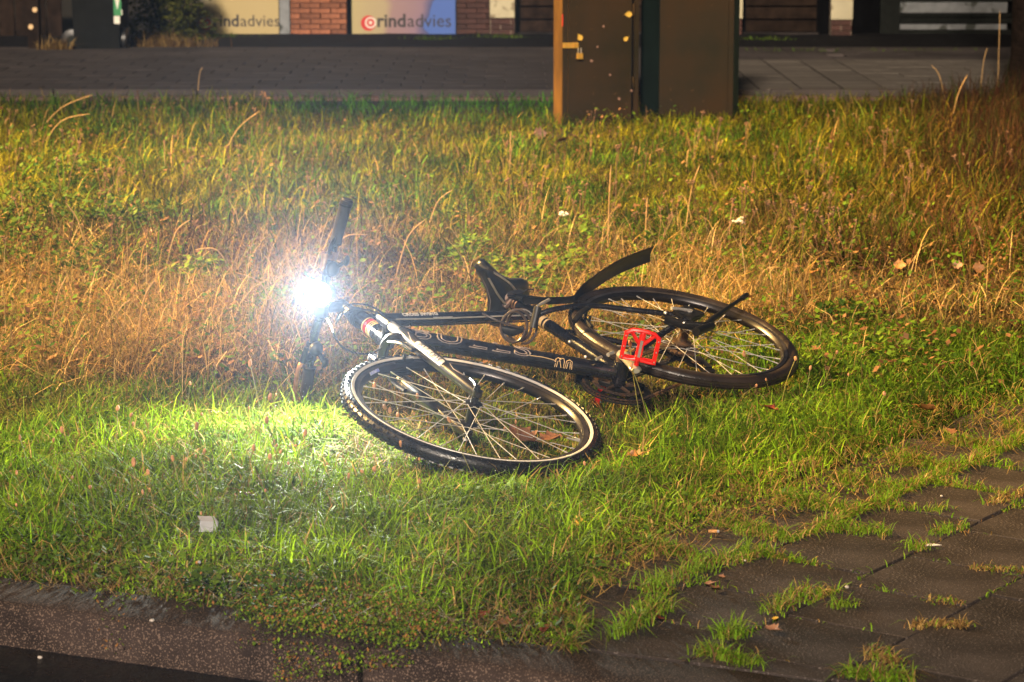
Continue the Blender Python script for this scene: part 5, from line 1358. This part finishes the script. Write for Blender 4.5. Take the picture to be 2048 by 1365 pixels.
for (u_, v_, r, n_) in ((340, 98, .35, 500), (112, 105, .16, 240), (1010, 78, .3, 200), (1510, 82, .35, 260), (1840, 108, .9, 420), (870, 80, .3, 140), (420, 76, .4, 200), (1600, 108, .5, 240)):
    p = G(u_, v_); n = n_; X = p.x + rng.normal(0, r * .5, n); Y = p.y + rng.normal(0, .06, n)
    dry = v_ in (98, 105); col = mixcol(BROWN, STRAW, rng.random(n)) * .6 if dry else mixcol((.05, .10, .012), (.10, .13, .02), rng.random(n))
    o = blades('grass_fringe', X, Y, (.05 + .12 * rng.random(n)) * (1.3 if dry else .55), .006 + .004 * rng.random(n), .3 + .8 * rng.random(n), col, M['straw'], 2, kind='stuff')

# tufts growing in the joints of the paving
TUFTS = [((1290, 1180), (1500, 1100), 330, .055, 1.0, 'long bright grass tuft lining the first open joint of the paving'), ((1225, 1275), (1330, 1215), 260, .06, 1.0, 'bushy grass tuft where kerb, verge and paving meet'), ((1470, 1062), (1590, 1082), 170, .035, .8, 'low grass tuft along the joint just right of the cigarette butt'), ((1640, 1052), (1780, 1066), 170, .045, .9, 'grass tuft along the joint in the middle of the paving'), ((1820, 1100), (1850, 1096), 70, .045, .9, 'small grass tuft beside the white feather'), ((1868, 1066), (1925, 1058), 90, .038, 1.0, 'spreading green tuft where two paving joints cross'), ((1855, 1020), (1900, 1018), 60, .035, .9, 'wispy tuft near the top edge of the paving'), ((1540, 1225), (1620, 1180), 190, .050, .75, 'mixed green and straw tuft in the lower paving joint'), ((1630, 1190), (1660, 1182), 70, .04, .6, 'straggly tuft ending at the dark open joint'), ((1668, 1212), (1700, 1208), 60, .035, 1.0, 'tiny fresh tuft below the white pebble'), ((1830, 1250), (1930, 1250), 210, .030, .12, 'flat withered brown tuft on the lower right paving'), ((1400, 1305), (1510, 1330), 230, .05, 1.0, 'fresh grass tuft along the kerb at the bottom of the paving'), ((1440, 1270), (1490, 1270), 120, .06, 1.0, 'upright bright tuft just above the kerb joint'), ((1690, 1352), (1820, 1362), 240, .05, .85, 'green tuft at the bottom edge of the picture'), ((1740, 1310), (1790, 1330), 120, .045, .3, 'dry tangled tuft behind the bottom green tuft'), ((1740, 985), (1900, 955), 320, .045, .85, 'long grass tuft bordering the top of the paving'), ((1985, 1010), (2048, 985), 150, .04, .25, 'brownish tuft at the right end of the upper joint'), ((1690, 1010), (1790, 1012), 110, .03, .5, 'yellowish tuft under the long border tuft'), ((1850, 1196), (1920, 1203), 80, .018, .4, 'thin mossy tuft in the joint right of the pebble'), ((1940, 1135), (2045, 1140), 120, .02, .4, 'sparse tuft at the far right joint crossing')]
for (p0, p1, n, hh, green, label) in TUFTS:
    a, c = G(*p0), G(*p1); t = rng.random(n); X = a.x + (c.x - a.x) * t + rng.normal(0, .012, n); Y = a.y + (c.y - a.y) * t + rng.normal(0, .012, n)
    r = rng.random(n); col = np.where((r < green * .85)[:, None], mixcol(GREEN, (.20, .27, .03), rng.random(n)), mixcol(STRAW, BROWN, rng.random(n))) * (.7 + .5 * rng.random(n))[:, None]
    o = blades('grass_tuft', X, Y, hh * (.45 + .75 * rng.random(n)), .0022 + .0018 * rng.random(n), .35 + .95 * rng.random(n), col, M['blade'], 3, curl=.3, z=-.006, kind=None, origin=((a.x + c.x) / 2, (a.y + c.y) / 2, 0))
    tag(o, label, 'grass tuft', 'grass tufts in the paving joints')

# low stonecrop mat creeping over the kerb
n = 7500; t = rng.random(n); u_ = 500 + 370 * t + rng.normal(0, 14, n); v_ = 1185 + 120 * rng.random(n) ** 1.1 + .05 * (u_ - 500)
spread = np.abs((u_ - 690) / 190); v_ = np.where(spread > .75, v_ - 25, v_)
extra = [(rng.uniform(190, 270, 160), 1215 + rng.normal(0, 22, 160)), (rng.uniform(330, 520, 420), 1195 + rng.normal(0, 14, 420)), (rng.uniform(860, 960, 260), 1285 + rng.normal(0, 8, 260))]
u_ = np.concatenate([u_] + [e[0] for e in extra]); v_ = np.concatenate([v_] + [e[1] for e in extra]); n = len(u_)
pts = np.array([G(a, c) for a, c in zip(u_, v_)]); hgt = .004 + .030 * rng.random(n)
ks_ = kerb_side(pts[:, 0], pts[:, 1]); over = ks_ < 0
az = rng.random(n) * 6.28; L_ = .004 + .006 * rng.random(n); P = []
P0 = pts.copy(); P0[:, 2] = np.where(over, ks_ * .75, hgt)
d = np.stack([np.cos(az) * .7, np.sin(az) * .7, rng.uniform(.2, 1, n)], 1); s_ = np.stack([-np.sin(az), np.cos(az), 0 * az], 1)
Q = np.stack([P0, P0 + d * L_[:, None] * .5 + s_ * L_[:, None] * .34, P0 + d * L_[:, None], P0 + d * L_[:, None] * .5 - s_ * L_[:, None] * .34], 1)
me = bpy.data.meshes.new('ground_cover'); me.from_pydata(Q.reshape(-1, 3).tolist(), [], [(4*i, 4*i+1, 4*i+2, 4*i+3) for i in range(n)])
at = me.attributes.new('tint', 'FLOAT_COLOR', 'POINT'); c4 = np.ones((n, 4, 4), np.float32); r = rng.random(n); cc = mixcol((.07, .13, .010), (.24, .36, .025), rng.random(n) ** 1.5); cc = np.where((r < .22)[:, None], np.asarray((.34, .16, .05))[None], cc); c4[:, :, :3] = cc[:, None, :]; at.data.foreach_set('color', c4.ravel())
o = link('ground_cover', me, M['leafy']); tag(o, kind='stuff')

# ------------------------------------------------------------------ fallen leaves and litter
def leaf_mesh(k):
    # a lobed leaf with a midrib, curled along and across
    b = MB(); n = 14; out = []
    for i in range(n + 1):
        t = i / n; w = math.sin(PI * t ** .8) * (.42 + .10 * math.sin(t * 21 + k)) + .02
        out.append((t - .5, w))
    cu, cv = random.uniform(.25, .7), random.uniform(.3, .9); vs = []; fs = []
    for (x, w) in out:
        for q in (-1, -.5, 0, .5, 1):
            yy = q * w * .9; zz = cu * x * x * .9 + cv * yy * yy + .03 * math.sin(9 * x + 5 * q + k) - (.015 if q == 0 else 0)
            vs.append((x, yy, zz))
    for i in range(n):
        for j in range(4): fs.append((i*5+j, (i+1)*5+j, (i+1)*5+j+1, i*5+j+1))
    b._add(vs, fs); b.tube([(.5, 0, cu * .225), (.68, .02, cu * .3), (.8, .05, cu * .25)], .012, 4)
    return b.mesh('fallen_leaf', angle=80)
lm = [leaf_mesh(k) for k in range(5)]
LEAVES = [
 (1850, 852, .075, 'leaf_orange', 'large curled orange leaf on the grass near the right paving', .5), (1900, 868, .06, 'leaf_brown', 'dark brown leaf on bare soil at the right verge edge', 0), (1272, 948, .055, 'leaf_orange', 'orange leaf lying right of the front tyre', .3),
 (1157, 1068, .04, 'leaf_yellow', 'bright yellow orange leaf in the grass above the kerb', .8), (1104, 1082, .06, 'leaf_pink', 'crumpled pale brown leaf next to the bright yellow one', .4), (1540, 852, .07, 'leaf_red', 'red brown leaf in the grass below the rear wheel', .2),
 (945, 470, .10, 'leaf_orange', 'upright orange leaf caught in the grass behind the saddle', 1.2), (930, 490, .06, 'leaf_pink', 'pale leaf under the upright orange one', .7), (1080, 285, .10, 'leaf_pink', 'pinkish leaf standing in the grass near the cabinets', 1.1), (1125, 298, .11, 'leaf_brown', 'brown leaf lying flat right of the pinkish one', .3), (1150, 292, .09, 'leaf_pink', 'pale curled leaf touching the flat brown leaf', .6),
 (1800, 556, .06, 'leaf_orange', 'small pointed orange leaf on the dry right verge', .9), (1915, 556, .05, 'leaf_pink', 'tiny pale leaf left of the rightmost orange leaf', .9), (1957, 562, .06, 'leaf_orange', 'rightmost orange leaf standing on the dry verge', 1.0), (1966, 508, .06, 'leaf_orange', 'orange leaf in dark grass above the rightmost one', .5),
 (1728, 565, .06, 'leaf_pink', 'pale leaf in the brown patch right of the kickstand', .6), (1626, 572, .07, 'leaf_orange', 'orange leaf in the brown patch above the rear tyre', .3), (1560, 580, .05, 'leaf_brown', 'brown leaf above the end of the kickstand', .3), (1575, 620, .05, 'leaf_orange', 'small orange leaf just right of the rear tyre top', .3), (1632, 728, .05, 'leaf_brown', 'brown leaf on the shaded grass right of the rear wheel', .3),
 (538, 290, .09, 'leaf_pink', 'pale leaf in the olive grass at upper left', .8), (478, 972, .036, 'leaf_brown', 'yellow brown leaf in the lamp lit grass', .6), (495, 1014, .06, 'leaf_red', 'dark red leaf in the lamp lit grass', .2), (745, 1130, .05, 'leaf_brown', 'curled brown leaf in the lower middle grass', .9), (597, 1232, .045, 'leaf_red', 'red leaf on the stonecrop mat', .7), (633, 1226, .045, 'leaf_red', 'second red leaf right beside it on the stonecrop mat', .7),
 (1318, 1240, .035, 'leaf_red', 'small red brown leaf on the sunken paving tile', .4), (1045, 912, .12, 'leaf_brown', 'large brown leaf seen through the front wheel spokes', .0), (1100, 915, .10, 'leaf_brown', 'brown leaf against the rim inside the front wheel', .0), (105, 748, .06, 'leaf_orange', 'orange leaf at far left in the dry grass', .5), (390, 750, .07, 'leaf_orange', 'orange leaf in the dry grass left of the handlebar', .3), (300, 490, .08, 'leaf_pink', 'pale leaf among the dark weeds on the left', .6),
 (1430, 1180, .035, 'leaf_brown', 'brown leaf on the paving beside the long tuft', .1), (1545, 1262, .045, 'leaf_pink', 'pale leaf on the paving below the mixed tuft', .1), (1550, 1241, .02, 'leaf_yellow', 'tiny yellow leaf right of the pale paving leaf', .2), (1318, 1222, .03, 'leaf_red', 'reddish leaf stuck on the grassy joint', .9), (965, 1235, .05, 'leaf_red', 'red leaf in the thin grass behind the kerb', .2), (1010, 1250, .05, 'leaf_brown', 'brown leaf in the thin grass behind the kerb', .2), (1090, 1262, .04, 'leaf_red', 'reddish leaf in the thin grass nearest the paving', .2), (1158, 245, .10, 'leaf_yellow', 'bright yellow leaf at the foot of the left cabinet', 1.0), (1140, 243, .08, 'leaf_pink', 'pale leaf at the left corner of the left cabinet', .8), (1262, 244, .07, 'leaf_pink', 'pale leaf at the right foot of the left cabinet', 1.1), (1425, 275, .07, 'leaf_pink', 'pale leaf in front of the right cabinet', .5), (1480, 300, .09, 'leaf_orange', 'orange brown leaf right of the cabinets', .3), (1420, 1170, .03, 'leaf_pink', 'tan leaf chip on the tile near the long tuft', .1), (1443, 1157, .025, 'leaf_pink', 'pale leaf chip at the end of the long tuft', .1)]
for i, (u_, v_, sz, mm, label, tilt) in enumerate(LEAVES):
    p = G(u_, v_); o = link('fallen_leaf', lm[i % 5], None); 
    o.data = lm[i % 5].copy() if False else lm[i % 5]
    if not o.material_slots: o.data.materials.append(M[mm])
    o.material_slots[0].link = 'OBJECT'; o.material_slots[0].material = M[mm]
    lift = .05 if v_ < 1000 and u_ < 2000 else (.03 if v_ < 1140 and u_ < 1300 else .004)
    if tilt < .15 and u_ > 1300: lift = .004
    o.location = p + V((0, 0, lift)); o.rotation_euler = (tilt * random.choice((1, .8)), random.uniform(-.3, .3), random.uniform(0, 6.28)) if tilt < .9 else (random.uniform(.9, 1.3), 0, random.uniform(-.5, .5)); sz *= .84; o.scale = (sz, sz, sz)
    tag(o, label, 'leaf', 'fallen leaves on verge and paving')
# small wet leaves stuck to the left cabinet door
for (u_, v_, sz, label) in ((1160, 75, .032, 'yellow leaf stuck to the cabinet door above the padlock'), (1257, 29, .034, 'yellow leaf stuck near the upper right of the cabinet door'), (1252, 78, .026, 'small yellow leaf stuck midway at the right of the cabinet door'), (1183, 122, .016, 'tiny pale leaf stuck below the padlock'), (1207, 53, .013, 'tiny pale leaf stuck at the middle of the cabinet door'), (1220, 150, .013, 'tiny pale leaf stuck low on the cabinet door'), (1238, 198, .015, 'tiny pale leaf stuck at the bottom of the cabinet door'), (1263, 182, .014, 'tiny pale leaf stuck on the lower right door edge'), (1195, 94, .011, 'tiny pale leaf stuck right of the padlock')):
    cm = Matrix.Translation(cab1.location) @ Matrix.Rotation(cab1.rotation_euler.z, 4, 'Z'); ci = cm.inverted()
    r0 = ci @ V((0, 0, CAM_H)); r1 = ci.to_3x3() @ V(ray(u_, v_)); tt = (-.008 - r0.y) / r1.y; q = cm @ (r0 + r1 * tt)
    o = link('stuck_leaf', lm[random.randrange(5)], None); o.material_slots[0].link = 'OBJECT'; o.material_slots[0].material = M['leaf_yellow'] if sz > .02 else M['leaf_pink']
    o.location = q; o.scale = (sz * 1.3, sz * 1.3, sz * .25); o.rotation_euler = (PI / 2, random.uniform(0, 6.28), cab1.rotation_euler.z); tag(o, label, 'leaf', 'wet leaves stuck to the left cabinet')

def paper_scrap():
    b = MB(); t = .0006
    q = [(-.022, -.014, .0), (.020, -.016, .006), (.024, .006, .016), (-.020, .010, .012), (.016, .026, .006), (-.024, .028, .002)]
    vs = [V(p) for p in q] + [V(p) - V((0, 0, t)) for p in q]
    b._add(vs, [(0, 1, 2, 3), (3, 2, 4, 5), (9, 8, 7, 6), (11, 10, 8, 9), (0, 6, 7, 1), (1, 7, 8, 2), (2, 8, 10, 4), (4, 10, 11, 5), (5, 11, 9, 3), (3, 9, 6, 0)])
    o = b.build('paper_scrap', M['paper'], smooth=False); p = G(416, 1092); o.location = p + V((0, 0, .045)); o.rotation_euler = (.9, .1, .3); o.scale = (.95, .95, .95); tag(o, 'folded white paper scrap in the grass above the kerb', 'paper scrap')
paper_scrap()
for (u_, v_, rot, z, label) in ((397, 1147, (1.25, .2, .3), .025, 'cigarette butt upright in the grass near the paper scrap'), (1427, 1068, (0, 1.57, -.1), .006, 'cigarette butt lying on the paving at the verge edge')):
    t = empty('cigarette_butt', G(u_, v_) + V((0, 0, z))); t.rotation_euler = rot; tag(t, label, 'cigarette butt', 'cigarette butts')
    b = MB(); b.tube([(0, 0, -.012), (0, 0, .008)], .0038, 10); b.build('filter_tip', M['filter'], t); b = MB(); b.tube([(0, 0, .0082), (0, 0, .0135)], [.0037, .0030], 10); b.build('burnt_end', M['paper'], t)
pm = MB(); pm.ball((0, 0, .5), 1, 9, 6, (1, .8, .6)); pmm = pm.mesh('pebble')
for (u_, v_, sz, label) in ((1694, 1177, .0062, 'pale pebble beside the open joint of the paving'), (304, 1244, .0058, 'small pale stone on the kerb edge at left'), (1883, 994, .0045, 'tiny pink stone near the top of the paving'), (1490, 1123, .0035, 'tiny yellow stone on the paving tile'), (80, 1318, .006, 'brown stone on the wet road below the kerb'), (1550, 1022, .004, 'white stone by the bare soil at the verge edge')):
    o = link('pebble', pmm, M['pebble']); p = G(u_, v_) if v_ < 1300 else G(u_, v_, ROADZ); o.location = p; o.scale = (sz, sz, sz); o.rotation_euler = (0, 0, random.uniform(0, 6)); tag(o, label, 'pebble', 'loose pebbles')
b = MB(); P = [(-.020, 0, .002), (-.010, .006, .003), (.004, .006, .004), (.022, .001, .003), (.004, -.005, .003), (-.010, -.005, .002)]
b._add([V(p) for p in P] + [V(p) - V((0, 0, .001)) for p in P], [tuple(range(6)), tuple(range(6, 12))[::-1]] + [(i, i + 6, (i + 1) % 6 + 6, (i + 1) % 6) for i in range(6)])
o = b.build('feather', M['petal'], smooth=False); o.location = G(1864, 1094) + V((0, 0, .002)); o.rotation_euler = (0, 0, -.1); tag(o, 'small white feather on the paving beside a tuft', 'feather')
# white flower heads
for (u_, v_, label) in ((1128, 428, 'small white flower head in the olive grass above the saddle'), (1480, 440, 'small white flower head in the brown grass above the mudguard')):
    p = G(u_, v_ + 45); q = AtY(u_, v_, p.y); t = empty('white_flower', p); tag(t, label, 'flower', 'white flowers'); hh = q.z
    b = MB(); b.tube([(0, 0, -.01), (.004, 0, hh)], .0018, 5); b.build('stem', M['stem'], t)
    b = MB()
    for k in range(9): b.ball((random.gauss(0, .014), random.gauss(0, .010), hh + random.gauss(0, .006)), .0075, 6, 4, (1, 1, .6))
    b.build('flower_head', M['petal'], t)

# dew drops hanging in the lamp-lit grass
db = MB(); db.ball((0, 0, 0), 1, 7, 5); dme = db.mesh('dew', angle=180)
dv = np.array([tuple(q.co) for q in dme.vertices]); dfc = [tuple(p.vertices) for p in dme.polygons]; bpy.data.meshes.remove(dme)
nd = 1700; uu = np.clip(rng.normal(480, 260, nd), -40, 1150); vv = np.clip(rng.normal(955, 95, nd), 800, 1200)
Pd = np.array([tuple(G(a_1, b_1)) for a_1, b_1 in zip(uu, vv)]); kd = kerb_side(Pd[:, 0], Pd[:, 1]) > KW; Pd = Pd[kd]; nd = len(Pd)
Pd[:, 2] = .03 + .075 * rng.random(nd) ** 1.3; rd = .0007 + .0009 * rng.random(nd) ** 2
vs = (dv[None] * rd[:, None, None] + Pd[:, None, :]).reshape(-1, 3); fs = [tuple(i + k_ * len(dv) for i in f) for k_ in range(nd) for f in dfc]
mdw = bpy.data.meshes.new('dew_drops'); mdw.from_pydata(vs.tolist(), [], fs); mdw.polygons.foreach_set('use_smooth', [True] * len(mdw.polygons))
M['dew'] = mat('dew_water', (.55, .58, .60), .12, .6, var=.05, scale=30)
tag(link('dew_drops', mdw, M['dew']), kind='stuff')
